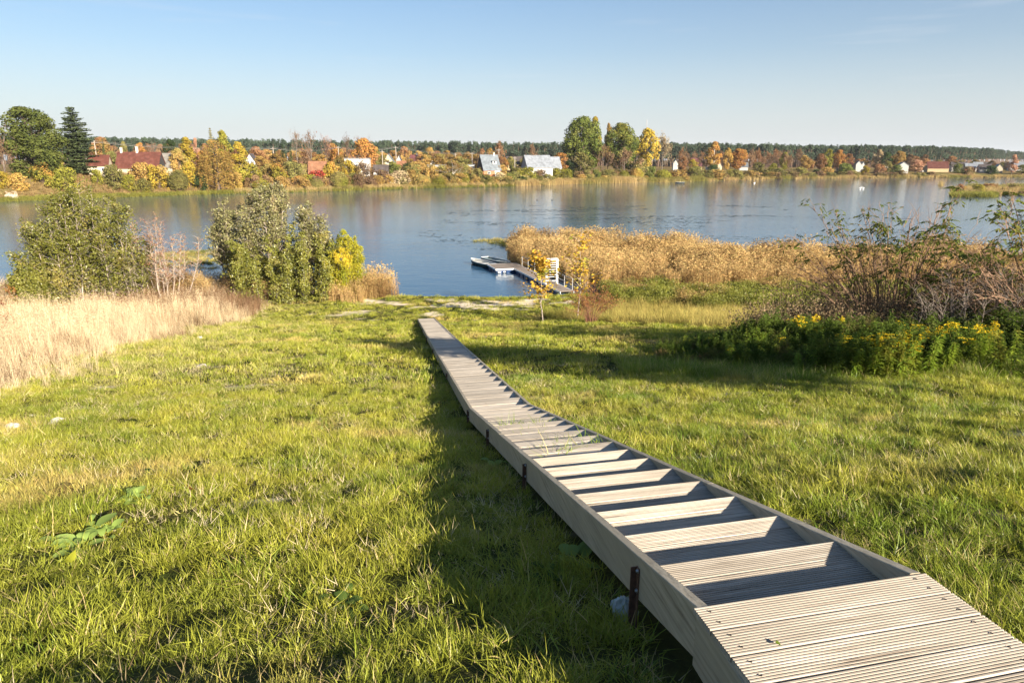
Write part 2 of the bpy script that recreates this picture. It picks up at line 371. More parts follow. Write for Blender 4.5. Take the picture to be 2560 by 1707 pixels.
def bankmat():
    m, n, out = base('far_bank_turf'); p = N(n, 'ShaderNodeBsdfDiffuse'); g = N(n, 'ShaderNodeNewGeometry')
    a = noise(n, g.outputs['Position'], .07, 5, .6); b = noise(n, g.outputs['Position'], .8, 5, .7)
    col = ramp(n, a, [(.30, (.07, .085, .025)), (.5, (.22, .15, .065)), (.7, (.17, .10, .045))])
    col = mix(n, ramp(n, b, [(.4, (.55, .55, .55)), (.6, (0, 0, 0))]), col, (.10, .085, .035))
    n.links.new(col, p.inputs[0]); n.links.new(p.outputs[0], out.inputs[0]); return m
us = np.linspace(-1.45, .95, 460); ds = np.concatenate([[-4, -1.5, 0], np.arange(1, 40, 1.5), np.geomspace(40, 5000, 50)])
U, D = np.meshgrid(us, ds); X = (fshore(U)+D)*np.sin(U); Y = (fshore(U)+D)*np.cos(U)
tag(gridmesh(X, Y, farground(X, Y), 'far_bank', [bankmat()]), kind='structure')

# ------------------------------------------------------------------ wooden stairway
WL, WM, WD = (.52, .455, .375), (.35, .295, .23), (.14, .105, .075)
wood_x = woodmat('weathered_deck_board', WL, WM, WD, 0, 38)
wood_y = woodmat('weathered_side_beam', (.50, .42, .30), (.36, .30, .21), (.16, .12, .08), 1, 42)
rust = plainmat('rusty_steel', (.17, .085, .05), .8, .5, 30)
zinc = plainmat('galvanised_bolt', (.55, .56, .58), .35, .2, 20, metal=.9)
darkscrew = plainmat('dark_screw', (.03, .025, .02), .5, .2)
PA = math.radians(13.0); UX = np.array([math.cos(PA), math.sin(PA), 0.]); VX = np.array([-math.sin(PA), math.cos(PA), 0.])
WW = 1.1
ST = [onz(1743, 1518, CAMZ-1.79), onz(1175, 1021, CAMZ-4.20), onz(1092, 883, CAMZ-5.98), onz(1044, 797, CAMZ-9.82)]
hv = unit(ST[1]-ST[0]); hh = unit(np.array([hv[0], hv[1], 0]))
L0 = ST[0]-hh*2.1                                   # back edge of the landing
LU = L0-hh*9.5+np.array([0, 0, 2.55])               # top of the flight behind the camera
stair = tag(empty('wooden_stairway', ST[0]), 'long weathered grey timber stairway with grooved treads running down the lawn towards the river', 'stairway')
def child(mb, name, mats, org, rz=0, me=None):
    if me is None: me = mesh(mb, name, mats)
    o = bpy.data.objects.new(name, me); COL.objects.link(o); o.parent = stair
    o.location = Vector(np.asarray(org, float)-ST[0]); o.rotation_euler = (0, 0, rz); return o
def plank_mesh(length, grooves, w=.142, t=.028):
    """deck board: grooved top, squared ends"""
    prof = []
    if grooves:
        p = w/grooves
        for i in range(grooves):
            y = -w/2+i*p
            prof += [(y+p*.14, -.008), (y+p*.24, 0), (y+p*.74, 0), (y+p*.84, -.008)]
        prof[0] = (-w/2, -.008); prof[-1] = (w/2, -.008)
    else: prof = [(-w/2, -.003), (-w/2+.004, 0), (w/2-.004, 0), (w/2, -.003)]
    prof += [(w/2, -t), (-w/2, -t)]; k = len(prof); mb = MB()
    V = np.array([[sx*length/2, y, z] for sx in (-1, 1) for y, z in prof])
    mb.add(V, [[i, (i+1) % k, k+(i+1) % k, k+i] for i in range(k)])
    mb.add(V, [list(range(k))[::-1]]); mb.add(V, [[k+i for i in range(k)]])
    return mesh(mb, 'plank', [wood_x])
pl_wide = plank_mesh(1.13, 10); pl_near = plank_mesh(1.0, 10); pl_far = plank_mesh(1.0, 0)
def put_plank(me, s0, v, ztop, cen=WW/2, dz=0):
    o = child(None, 'plank', None, s0+UX*cen+VX*v+np.array([0, 0, ztop-s0[2]+dz]), PA+rnd.gauss(0, .003), me)
    o.rotation_euler[0] = rnd.gauss(0, .004); return o
# landing
for i in range(14): put_plank(pl_wide, ST[0], -.071-.1495*i, ST[0][2]+rnd.uniform(-.0015, .0015))
mbs = MB()
for i in range(14):
    for e in (.045, .052, WW-.06):
        for q in (-.035, .035):
            if e == .052: continue
            c = ST[0]+UX*(e+rnd.uniform(-.008, .008))+VX*(-.071-.1495*i+q)+np.array([0, 0, .002])-ST[0]
            a = np.arange(8)*math.pi/4; V = np.stack([c[0]+.006*np.cos(a), c[1]+.006*np.sin(a), np.full(8, c[2])], 1); mbs.add(V, [list(range(8))], 0)
            mbs.add(V-np.array([0, 0, .0]), [[0, 1, 2, 3]], 0) if False else None
scr = mbs.build('screws', [darkscrew], stair); scr['kind'] = 'stuff'
# flights
def flight(a, b, ntread, wood_me, first=0):
    d = b-a; run = math.hypot(d[0], d[1])/ntread; rise = -d[2]/ntread; h = unit(np.array([d[0], d[1], 0]))
    npl = max(2, int(round(run/.152)))
    sk = math.cos(math.atan2(h[1], h[0])-math.atan2(VX[1], VX[0]))
    for k in range(ntread):
        zt = a[2]-rise*(k+1)
        for j in range(npl):
            v = -.074-.1495*j
            nose = a+h*run*(k+1); nose = np.array([nose[0], nose[1], zt])
            p = nose+h*(v/sk)
            if j == npl-1 and npl*.1495 > run+.03: continue
            o = child(None, 'plank', None, p+UX*(WW/2)+np.array([0, 0, rnd.uniform(-.002, .002)]), PA+rnd.gauss(0, .003), wood_me if first == 0 or k < first else pl_far)
            o.rotation_euler[0] = rnd.gauss(0, .006)
def beam(a, b, th=.055, dep=.225, side=0, name='side_beam', top=0.):
    """plumb board from a to b along its top edge; side 0 = left, 1 = right"""
    d = b-a; L = math.hypot(d[0], d[1]); yaw = math.atan2(d[1], d[0])-math.pi/2
    x0, x1 = (0, th) if side == 0 else (-th, 0)
    dz = b[2]-a[2]; mb = MB(); n = max(2, int(L/.35)); e = .004
    ys_ = np.linspace(0, L, n+1); z = dz*ys_/L+top
    prof = [(x0, -dep), (x1, -dep), (x1, -e), (x1-e, 0), (x0+e, 0), (x0, -e)]
    V = []
    for y, zz in zip(ys_, z):
        w = .0018*math.sin(y*5+a[0])
        V += [(px+w, y, zz+pz) for px, pz in prof]
    k = 6; F = [[i*k+j, i*k+(j+1) % k, (i+1)*k+(j+1) % k, (i+1)*k+j] for i in range(n) for j in range(k)]
    mb.add(V, F); mb.add(V, [list(range(k))[::-1]]); mb.add(V, [[n*k+j for j in range(k)]])
    return child(mb, name, [wood_y], a, yaw)
def beams(a, b, cuts, dep=.225, side=0, top=0., jog=0):
    d = b-a; t0 = 0
    for t1 in cuts+[1.]:
        jj = np.array([0, 0, rnd.uniform(-.006, .0)*jog])
        beam(a+d*(t0+.0006)+jj, a+d*(t1-.0006)+jj, side=side, dep=dep, top=top); t0 = t1
WR = UX*WW
flight(ST[0], ST[1], 17, pl_near, 7); flight(ST[1], ST[2], 13, pl_far); flight(ST[2], ST[3], 29, pl_far)
flight(LU, L0, 18, pl_far)
for sd_, off in ((0, 0), (1, WR)):
    beams(ST[0]+off, ST[1]+off, [.222, .62], side=sd_, jog=1, dep=.24)
    beams(ST[1]+off, ST[2]+off, [.45], side=sd_, jog=1, dep=.24)
    beams(ST[2]+off, ST[3]+off, [.2, .42, .63, .82], side=sd_, jog=1, dep=.20)
    beams(L0+off, ST[0]+off-hv*0, [], side=sd_, top=-.029, dep=.25)
    beams(LU+off, L0+off, [.4], side=sd_)
# steel straps that carry the beams
def strap(t, a, b, w=.038, dep=.40, both=True):
    P0 = a+(b-a)*t; yaw = math.atan2((b-a)[1], (b-a)[0])-math.pi/2
    gz = float(ground(P0[0], P0[1]))
    for s_ in ((0, 1) if both else (0,)):
        o_ = P0+(WR if s_ else 0); sg = 1 if s_ else -1
        mb = MB(); dd = max(dep, o_[2]-float(ground(o_[0], o_[1]))+.12)
        mb.box((sg*.004, 0, -dd/2-.035), (.006, w, dd-.05)); mb.box((sg*.022, w/2-.003, -dd/2-.037), (.032, .006, dd-.054))
        st_ = child(mb, 'steel_strap', [rust], o_, yaw)
        for zz in (-.075, -.19):
            q = MB(); a8 = np.arange(9)*2*math.pi/8; a8 = a8[:8]
            q.tube([[0, 0, 0], [sg*.004, 0, 0]], .013, 10, cap=True); q.tube([[sg*.004, 0, 0], [sg*.011, 0, 0]], [.009, .008], 6, cap=True)
            bo = q.build('bolt', [zinc], st_); bo.location = (sg*.0075, -.008, zz)
for px, py, i in ((1599, 1411, 0), (1316, 1155, 0), (1222, 1069, 0), (1172, 1012, 1), (1118, 926, 1)):
    a, b = ST[i], ST[i+1]
    ts = np.linspace(0, 1, 2000); q = a+(b-a)*ts[:, None]; u_, v_, _ = proj(q); strap(ts[np.argmin(abs(u_-px))], a, b, w=.038 if px == 1599 else .018)
for t in (.1, .35, .6, .85): strap(t, ST[2], ST[3], w=.018)
strap(.5, LU, L0)

# ------------------------------------------------------------------ lawn and other countless grasses
G1, G2, G3 = (.15, .22, .022), (.48, .43, .06), (.54, .42, .12)
mat_grass = leafmat('lawn_blade', G1, G2, G3, freq=.7, trans=.35, gloss=.015, f3=.62, straw=(.60, .50, .20), fs=.14)
mat_grassdk = leafmat('coarse_blade', (.10, .20, .02), (.36, .39, .045), (.50, .44, .10), freq=.8, trans=.35, gloss=.02, f3=.64, straw=(.52, .44, .18), fs=.10)
mat_straw = leafmat('dry_grass_blade', (.54, .41, .24), (.76, .61, .41), (.27, .17, .09), freq=1.3, trans=.3, f3=.62)
mat_reed = leafmat('reed_straw', (.40, .26, .10), (.58, .41, .19), (.21, .125, .05), freq=.35, trans=.3, f3=.60)
mat_sedge = leafmat('brown_sedge', (.17, .10, .055), (.28, .17, .095), (.10, .075, .035), freq=.5, trans=.2)
mat_weed = leafmat('weed_leaf', (.12, .14, .025), (.30, .29, .05), (.33, .22, .08), freq=.6, trans=.35, gloss=.015)
mat_yflower = leafmat('goldenrod_flower', (.62, .42, .02), (.80, .60, .04), trans=.2)
mat_marsh = leafmat('marsh_grass', (.32, .27, .07), (.46, .37, .12), (.20, .20, .04), freq=.4, trans=.3)

def walk_mask(x, y):                    # True where the stairway stands
    wx = np.interp(y, [LU[1], ST[0][1], ST[1][1], ST[2][1], ST[3][1]], [LU[0], ST[0][0], ST[1][0], ST[2][0], ST[3][0]])
    return (x > wx-.03) & (x < wx+1.12) & (y < ST[3][1]+.35)
DY = np.array([4, 9, 11.5, 13.3, 15.1, 19.4, 26.6, 33.4, 43, 47.5, 52, 60]); DX = np.array([-13.5, -11.8, -10.9, -10.6, -10.9, -12.2, -14.9, -16.2, -16.3, -17.4, -18.6, -19])
def dryness(x, y):                      # >0 inside the unmown dry grass on the left (metres past its edge)
    return np.interp(y, DY, DX)-x+(fbm(x*.45, y*.3, 31)-.5)*3.6+(fbm(x*1.6, y*1.2, 33)-.5)*1.2
def frustum(x, y, pad=1.5, lim=.77): return np.abs(x) < lim*y+pad
def pts(n, x0, x1, y0, y1):
    return R.uniform(x0, x1, n), R.uniform(y0, y1, n)
tufts = [proto(blades(34, .085, h, w, lean, seg=2, curl=c), 't', [mat_grass]) for h, w, lean, c in
         ((.034, .0045, 1.5, .7), (.046, .005, 1.3, .8), (.028, .005, 2.0, .8), (.062, .0045, 1.0, .7), (.04, .005, 1.7, .9))]
tuftf = [proto(blades(46, .20, h, w, lean, seg=2, curl=.6), 't', [mat_grass]) for h, w, lean in ((.06, .010, 1.0), (.085, .011, .9), (.05, .012, 1.2))]
coarse = [proto(blades(30, .11, h, w, lean, seg=3, curl=.9), 't', [mat_grassdk]) for h, w, lean in ((.10, .006, .9), (.14, .006, .8), (.08, .007, 1.1))]
P = []; Sc = []
def lawn(n, x0, x1, y0, y1, s0, s1):
    x, y = pts(n, x0, x1, y0, y1); cl = fbm(x*1.6, y*1.6, 41, 3); c2 = fbm(x*5, y*5, 43, 2)
    k = frustum(x, y) & ~walk_mask(x, y) & (dryness(x, y) < 1.2) & (sandmask(x, y) < R.uniform(.1, 1.3, n)) & (y < shoreY(x)-.3) & (R.uniform(0, 1, n) < .04+2.6*np.clip(c2-.34, 0, 1)*1.6)
    x, y, cl = x[k], y[k], cl[k]; z = ground(x, y)
    s = (s0+(s1-s0)*R.uniform(0, 1, len(x)))*(.55+1.0*cl)
    return np.stack([x, y, z], 1), np.stack([s, s, s*(.65+.9*cl)], 1)
a, b = lawn(34000, -7, 8, .2, 7.5, .8, 1.3)
a2, b2 = lawn(50000, -14, 14, 7.5, 16, .9, 1.5)
scatter('lawn_grass', 'short sunlit green and yellow lawn grass on the slope beside the stairway', np.concatenate([a, a2]), tufts, scl=np.concatenate([b, b2]), tilt=.25)
a, b = lawn(60000, -40, 34, 16, 55, .8, 1.5)
scatter('distant_lawn_grass', 'mown yellow green grass between the stairway foot and the shore', a, tuftf, scl=b, tilt=.2)
# coarse, longer tufts: right of the stairway and along its shaded left side
x, y = pts(30000, -9, 15, .6, 17); wx = 1.3-.172*(y-2.45)
dn = fbm(x*1.1, y*1.1, 51, 4); pr = np.where(x > wx, .18+1.1*np.clip(dn-.42, 0, 1)*2.2, np.where(x > wx-1.7, .16, .05*(dn > .52)))
k = frustum(x, y) & ~walk_mask(x, y) & (R.uniform(0, 1, len(x)) < pr); x, y = x[k], y[k]
scatter('coarse_grass', 'coarser darker grass tufts right of the stairway and along its shaded foot', np.stack([x, y, ground(x, y)], 1), coarse, scl=R.uniform(.5, 1.15, len(x)), tilt=.25)
# bleached turf towards the dry edge
strawt = [proto(blades(26, .12, h, .007, 1.4, seg=2, curl=.8), 't', [leafmat('bleached_turf', (.40, .37, .09), (.60, .50, .24), (.34, .36, .06), freq=1.2, trans=.35)]) for h in (.05, .075)]
x, y = pts(60000, -26, -2, 2, 50); d = dryness(x, y); k = frustum(x, y, 2) & (d < 1.5) & (R.uniform(0, 1, len(x)) < np.exp(np.minimum(d, 0)/2.6)*(.1+1.2*fbm(x*1.2, y*1.2, 63))*np.where(y < 20, .8, .5)); x, y = x[k], y[k]
scatter('bleached_turf', 'short bleached straw coloured turf between the green lawn and the dry grass', np.stack([x, y, ground(x, y)], 1), strawt, scl=R.uniform(.7, 1.4, len(x))*np.where(y < 18, 1, 1.5), tilt=.3)
# straw litter
litter = [proto(blades(12, .12, .05, .004, 2.2, seg=2, curl=.2), 't', [mat_straw])]
x, y = pts(9000, -10, 9, .6, 20); k = frustum(x, y) & ~walk_mask(x, y) & (fbm(x*.9, y*.9, 61, 3) > .47); x, y = x[k], y[k]
scatter('straw_litter', 'dead straw blades lying in the lawn', np.stack([x, y, ground(x, y)+.01], 1), litter, scl=R.uniform(.6, 1.3, len(x)), tilt=.4)
# grass growing through the gaps of the treads
q_ = []
for k_ in range(16):
    t_ = rnd.uniform(.42, .74); e_ = rnd.uniform(.25, .95); b_ = ST[0]+(ST[1]-ST[0])*t_+UX*e_; q_.append(b_-np.array([0, 0, .16]))
scatter('tread_grass', 'few grass tufts poking up between the treads', q_, coarse, scl=np.full(16, 1.5), tilt=.3)
# dry grass on the left
dry = []
for h, lean in ((.70, .25), (.95, .2), (.5, .45), (.8, .5)):
    mb = blades(15, .15, h, .013, lean, seg=3, curl=.7, hvar=.5); V_ = mb.V[0].reshape(15, 7, 3)
    C_ = np.repeat(V_[:, 6], 3, 0)+R.normal(size=(45, 3))*np.array([.012, .012, .05]); leaves(mb, C_, .055, .2, 0, droop=1); dry.append(proto(mb, 't', [mat_straw]))
x, y = pts(56000, -48, -8, 6, 56); d = dryness(x, y)
k = frustum(x, y, 3) & (d > 0) & (y < shoreY(x)+.5) & (fbm(x*.35, y*.35, 71) > -.1)
x, y, d = x[k], y[k], d[k]; k = R.uniform(0, 1, len(x)) < np.where(y < 30, 1, .75)*np.clip(d*.5+.15, 0, 1)*(.25+1.3*fbm(x*1.3, y*.9, 79)); x, y, d = x[k], y[k], d[k]
s = np.clip(.35+d*.16, .35, .95)*R.uniform(.5, 1.5, len(x))*(.3+1.3*fbm(x*1.1, y*.8, 77))*np.where(y > 44, .7, 1.)
scatter('dry_grass', 'tall pale blond dry grass along the left edge of the lawn', np.stack([x, y, ground(x, y)], 1), dry, scl=s)
# brown sedge band
sedge = [proto(blades(30, .28, h, .018, .5, seg=3, curl=.6), 't', [mat_sedge]) for h in (.8, 1.1)]
x, y = pts(11000, -44, -6, 30, 58); d = dryness(x, y); s_ = shoreY(x)-y
k = frustum(x, y, 4) & (d > 1.5) & (s_ > 4) & (s_ < 9+4*fbm(x*.1, y*.1, 5)) & (fbm(x*.12, y*.3, 83) > .36); x, y = x[k], y[k]
x2, y2 = pts(5200, -46, -9, 8, 52); d2 = dryness(x2, y2); k2 = frustum(x2, y2, 3) & (d2 > .8) & (fbm(x2*.5, y2*.35, 87) > .52); x, y = np.concatenate([x, x2[k2]]), np.concatenate([y, y2[k2]])
scatter('brown_sedge', 'low brown sedge and dead weeds between the dry grass and the left bushes', np.stack([x, y, ground(x, y)], 1), sedge, scl=R.uniform(.45, 1.1, len(x))*np.where(y < 38, .6, 1.))
# reeds
def reed_proto(n, rad, h, mat, plume=True, w=.028):
    mb = blades(n, rad, h, w, .14, seg=3, curl=.8, hvar=.2)
    V = mb.V[0].reshape(n, 7, 3); tips = V[:, 6]; mid = V[:, 4]
    if plume:
        C = np.repeat(tips, 4, 0)+R.normal(size=(n*4, 3))*np.array([.035, .035, .07])-np.array([.0, 0, .06]); leaves(mb, C, .17, .32, 0, droop=1)
    C = np.repeat(V[:, 2], 3, 0)+R.normal(size=(n*3, 3))*np.array([.07, .07, h*.22])+np.array([0, 0, h*.12]); leaves(mb, C, .30, .10, 0, droop=.6)
    return proto(mb, 'r', [mat])
reeds = [reed_proto(26, .34, h, mat_reed) for h in (1.6, 1.9, 2.25)]
def reedfield(name, label, n, box, cond, smin=.8, smax=1.1, protos=reeds, z=None):
    x, y = pts(n, *box); k = cond(x, y); x, y = x[k], y[k]
    zz = np.maximum(ground(x, y), -.02) if z is None else z(x, y)
    return scatter(name, label, np.stack([x, y, zz], 1), protos, scl=R.uniform(smin, smax, len(x))*(.62+.75*fbm(x*.22, y*.22, 91))*(1 if name != 'reed_bed' else np.clip(.55+(y-np.interp(x, RX, RN))*.075, .5, 1)**np.clip((x-5)/5, 0, 1)), tilt=.07)
RX = np.array([-.5, 1.2, 3, 6, 10, 16, 24, 33, 45]); RF = np.array([78, 86, 85, 84, 83, 79, 75, 71, 70.]); RN = np.array([70.5, 66.4, 62, 56.3, 54.5, 54, 53, 52, 50.])
def inreed(x, y):
    w = (fbm(x*.3, y*.3, 95)-.5)
    return (y < np.interp(x, RX, RF)+w*7) & (y > np.interp(x, RX, RN)+w*2.2+.4) & (x > -.4)
reedfield('reed_bed', 'tall golden reed bed standing in the water behind the jetty', 5200, (-1, 48, 49, 90), lambda x, y: inreed(x, y) & frustum(x, y, 5) & ((y > np.interp(x, RX, RN)+1.5) | (fbm(x*.7, y*.7, 8) > .5)) & (fbm(x*.22, y*.3, 97) > .27))
reedfield('shore_reeds', 'tall pale reeds on the shore in front of the left bushes', 1500, (-34, -11, 46, 60),
          lambda x, y: (shoreY(x)-y > -1.2) & (shoreY(x)-y < 3.2+4*fbm(x*.2, y*.2, 3)) & (fbm(x*.25, y*.25, 99) > .36) & ((x < -16) | (x > -13.8)), .48, .72)
reedfield('reed_tuft', 'pale reed tuft at the water edge right of the yellow shrub', 150, (-12.8, -8.3, 50.8, 55), lambda x, y: ((x+10.9)/2.3)**2+((y-53.2)/1.9)**2 < .25+1.2*fbm(x*1.3, y*1.3, 15)*R.uniform(.3, 1.2, len(x)), .45, .85)
# green weeds at the feet of the reed bed
weeds = []
for h in (.7, 1.0, .85):
    mb = MB(); n = 420; C = np.stack([R.normal(0, .3, n), R.normal(0, .3, n), R.uniform(.05, h, n)], 1); leaves(mb, C, .12, .35, 0, up=.6)
    mb2 = blades(16, .3, h, .02, .3); mb.add(mb2.V[0], mb2.F[0][0], 0); mb.add(mb2.V[0], mb2.F[1][0], 0); weeds.append(proto(mb, 'w', [mat_weed]))
x, y = pts(5200, 3, 40, 36, 60)
k = frustum(x, y, 4) & (x > 7.5) & (y > np.interp(x, [3, 8, 14, 22, 30, 40], [52, 50, 45.5, 43, 41, 38])+(fbm(x*.3, y*.3, 103)-.5)*6) & (y < np.interp(x, RX, RN)+1.5) & (fbm(x*.35, y*.4, 105) > .38)
x, y = x[k], y[k]
scatter('green_weeds', 'waist high green weeds in front of the reed bed', np.stack([x, y, ground(x, y)], 1), weeds, scl=R.uniform(.45, 1.2, len(x)))
# mid height grass, right of the lawn
mid = [proto(blades(34, .22, h, .013, .45, seg=3), 't', [mat_marsh]) for h in (.4, .55, .3)]
x, y = pts(16000, 2, 34, 28, 56)
k = frustum(x, y, 3) & ((x > 7+(fbm(y*.4, x*.4, 3)-.5)*3) | (y < 45)) & (y > np.interp(x, [2, 6, 12, 20, 34], [44, 38, 34, 30, 27])+(fbm(x*.3, y*.3, 107)-.5)*7) & (y < np.interp(x, RX, RN)+1); x, y = x[k], y[k]
scatter('meadow_grass', 'pale uncut meadow grass between the lawn and the reed bed', np.stack([x, y, ground(x, y)], 1), mid, scl=R.uniform(.5, 1.3, len(x)))
# low floating marsh plants
def marsh(name, label, n, box, cond, s=(.6, 1.1)):
    x, y = pts(n, *box); k = cond(x, y); x, y = x[k], y[k]
    return scatter(name, label, np.stack([x, y, np.full(len(x), -.03)], 1), marshp, scl=R.uniform(*s, len(x)), tilt=.2)
marshp = [proto(blades(40, .35, h, .03, .9, seg=2), 't', [mat_marsh]) for h in (.28, .4)]
marsh('reed_spit', 'low ochre marsh plants spreading from the reed bed over the water', 2600, (-5, 24, 70, 97),
      lambda x, y: (y > np.interp(x, [-4.4, -2, 1, 6, 14, 24], [90, 87, 80, 82, 81, 76])) & (y < np.interp(x, [-4.4, -3, 0, 6, 14, 24], [91, 93, 92.5, 90, 86, 80])+(fbm(x*.4, y*.4, 5)-.5)*3))
marsh('water_weed_mat', 'yellow green water plants between the two left bush groups', 3200, (-42, -22, 60, 84),
      lambda x, y: (y > 66+.12*(x+34)+2*fbm(x*.3, y*.1, 7)) & (y < 84-.5*np.abs(x+31)) & (fbm(x*.22, y*.95, 109) > .46), (.5, .9))
# dark floating specks
mb = MB(); x, y = pts(34000, -14, 60, 52, 165)
k = (fbm(x*.07, y*.22, 111) > .56) & (fbm(x*.35, y*1.3, 113) > .50) & (y > shoreY(x)+1) & frustum(x, y, 4) & ~inreed(x, y); x, y = x[k], y[k]; x, y = x[:3000], y[:3000]
n = len(x); a = R.uniform(0, 3.14, n)[:, None]; s = R.uniform(.04, .16, n)[:, None]*(y/80)[:, None]; an = np.array([[0, 1.3, 2.6, 3.9, 5.1]])
V = np.stack([x[:, None]+np.cos(a+an)*s*1.6, y[:, None]+np.sin(a+an)*s, np.full((n, 5), .006)], -1)
mb.add(V.reshape(-1, 3), (np.arange(n)*5)[:, None]+np.array([[0, 1, 2, 3, 4]]))
tag(mb.build('floating_weed', [plainmat('pond_weed', (.055, .06, .04), .6, .4)]), 'scattered dark weed floating on the calm river', kind='stuff')

# ------------------------------------------------------------------ jetty, boats
white = plainmat('white_paint', (.78, .78, .76), .45, .12, 4)
deckm = woodmat('grey_pontoon_deck', (.27, .215, .17), (.19, .15, .12), (.09, .07, .06), 0, 30)
blue = plainmat('blue_float', (.012, .05, .16), .4, .35, 3)
steel = plainmat('galvanised_rail', (.50, .49, .47), .4, .2, 6, metal=.3)
JA = math.radians(16.4); JU = np.array([math.cos(JA), math.sin(JA), 0]); JV = np.array([-math.sin(JA), math.cos(JA), 0])
J0 = onz(1286, 670.5, .42)              # inner corner of the two arms
jet = tag(empty('floating_jetty', (J0[0], J0[1], 0), JA), 'floating timber jetty on blue floats reaching from the shore into the river', 'jetty')
JL = 12.6                                # gangway length towards the shore
mb = MB()
for k in range(int(JL/.16)): mb.box((.55, -.08-.16*k, .40), (1.1, .145, .035))
g = mb.build('gangway_planks', [deckm], jet); g['kind'] = 'stuff'
mb = MB()
for k in range(21): mb.box((-.35, .08+.16*k, .40), (2.9, .145, .035))
g = mb.build('platform_planks', [deckm], jet); g['kind'] = 'stuff'
def jpart(name, m, *boxes):
    mb = MB()
    for c, d in boxes: mb.box(c, d)
    return mb.build(name, [m], jet)
jpart('white_trim', white, ((-.0, -JL/2-.03, .345), (.05, JL, .14)))
jpart('white_trim', white, ((-.92, -.03, .345), (1.78, .05, .14))); jpart('white_trim', white, ((-1.83, 1.68, .345), (.05, 3.4, .14)))
jpart('white_trim', white, ((1.13, -JL/2+1.6, .345), (.05, JL+3.3, .14))); jpart('white_trim', white, ((-.35, 3.4, .345), (2.9, .05, .14)))
def floatblock(x, y, w, d):
    mb = MB(); e = .05; z0, z1 = -.28, .27
    P = [(-w/2+e, -d/2+e, z0), (w/2-e, -d/2+e, z0), (w/2-e, d/2-e, z0), (-w/2+e, d/2-e, z0), (-w/2, -d/2, z1), (w/2, -d/2, z1), (w/2, d/2, z1), (-w/2, d/2, z1)]
    mb.hexa(P); o = mb.build('float', [blue], jet); o.location = (x, y, 0)
    for s in (-.25, .25):
        q = MB(); q.box((s*w, -d/2-.006, .0), (.05, .012, .44)); q.build('rib', [blue], o)
for k in range(9): floatblock(.55, -.75-1.32*k, 1.0, .95)
for x in (-1.33, -.35, .63):
    for y in (.55, 1.7, 2.85): floatblock(x, y, .85, .95)
jpart('white_label', white, ((-1.5, -.075, .12), (.30, .02, .10))); jpart('white_label', white, ((-1.0, -.075, .12), (.22, .02, .10)))
def rail(pts_, lvl=(.95, .5)):
    mb = MB()
    for p in pts_: mb.tube([[p[0], p[1], .36], [p[0], p[1], 1.36]], .032, 8, cap=True)
    for z in lvl: mb.tube([[p[0], p[1], .40+z] for p in pts_], .022, 8, cap=True)
    return mb.build('railing', [steel], jet)
rail([(1.08, 1.0), (1.08, -.9), (1.08, -2.9)]); rail([(1.08, -8.9), (1.08, -10.6), (1.08, -12.4)])
# white barred gate on the gangway
GY = -9.2
gate = tag(empty('barred_gate', tuple(J0*np.array([1, 1, 0])+JU*.5+JV*GY+np.array([0, 0, .42])), JA), 'tall white barred metal gate standing across the jetty gangway', 'gate')
def rrect(w, z0, z1, r, y):
    P = [(-w/2, y, z0)]; 
    for a in np.linspace(math.pi, math.pi/2, 5): P.append((-w/2+r+r*math.cos(a), y, z1-r+r*math.sin(a)))
    for a in np.linspace(math.pi/2, 0, 5): P.append((w/2-r+r*math.cos(a), y, z1-r+r*math.sin(a)))
    return P+[(w/2, y, z0)]
mb = MB(); mb.tube(rrect(1.02, 0, 2.12, .12, 0), .040, 8, cap=True); mb.build('outer_frame', [white], gate)
mb = MB(); mb.tube(rrect(.80, .1, 2.0, .1, .0), .026, 8, cap=True); mb.build('inner_frame', [white], gate)
mb = MB(); mb.tube(rrect(1.02, 0, 2.02, .12, .24), .030, 8, cap=True); mb.build('rear_frame', [white], gate)
for z in (.30, .62, .78, 1.02, 1.22, 1.42, 1.60, 1.78):
    mb = MB(); mb.tube([(-.40, 0, z), (.40, 0, z)], .024, 6, cap=True); mb.build('crossbar', [white], gate)
for s in (-1, 1):
    mb = MB(); mb.tube([(s*.51, .02, 1.1), (s*.51, .55, .02)], .028, 6, cap=True); mb.build('brace', [white], gate)

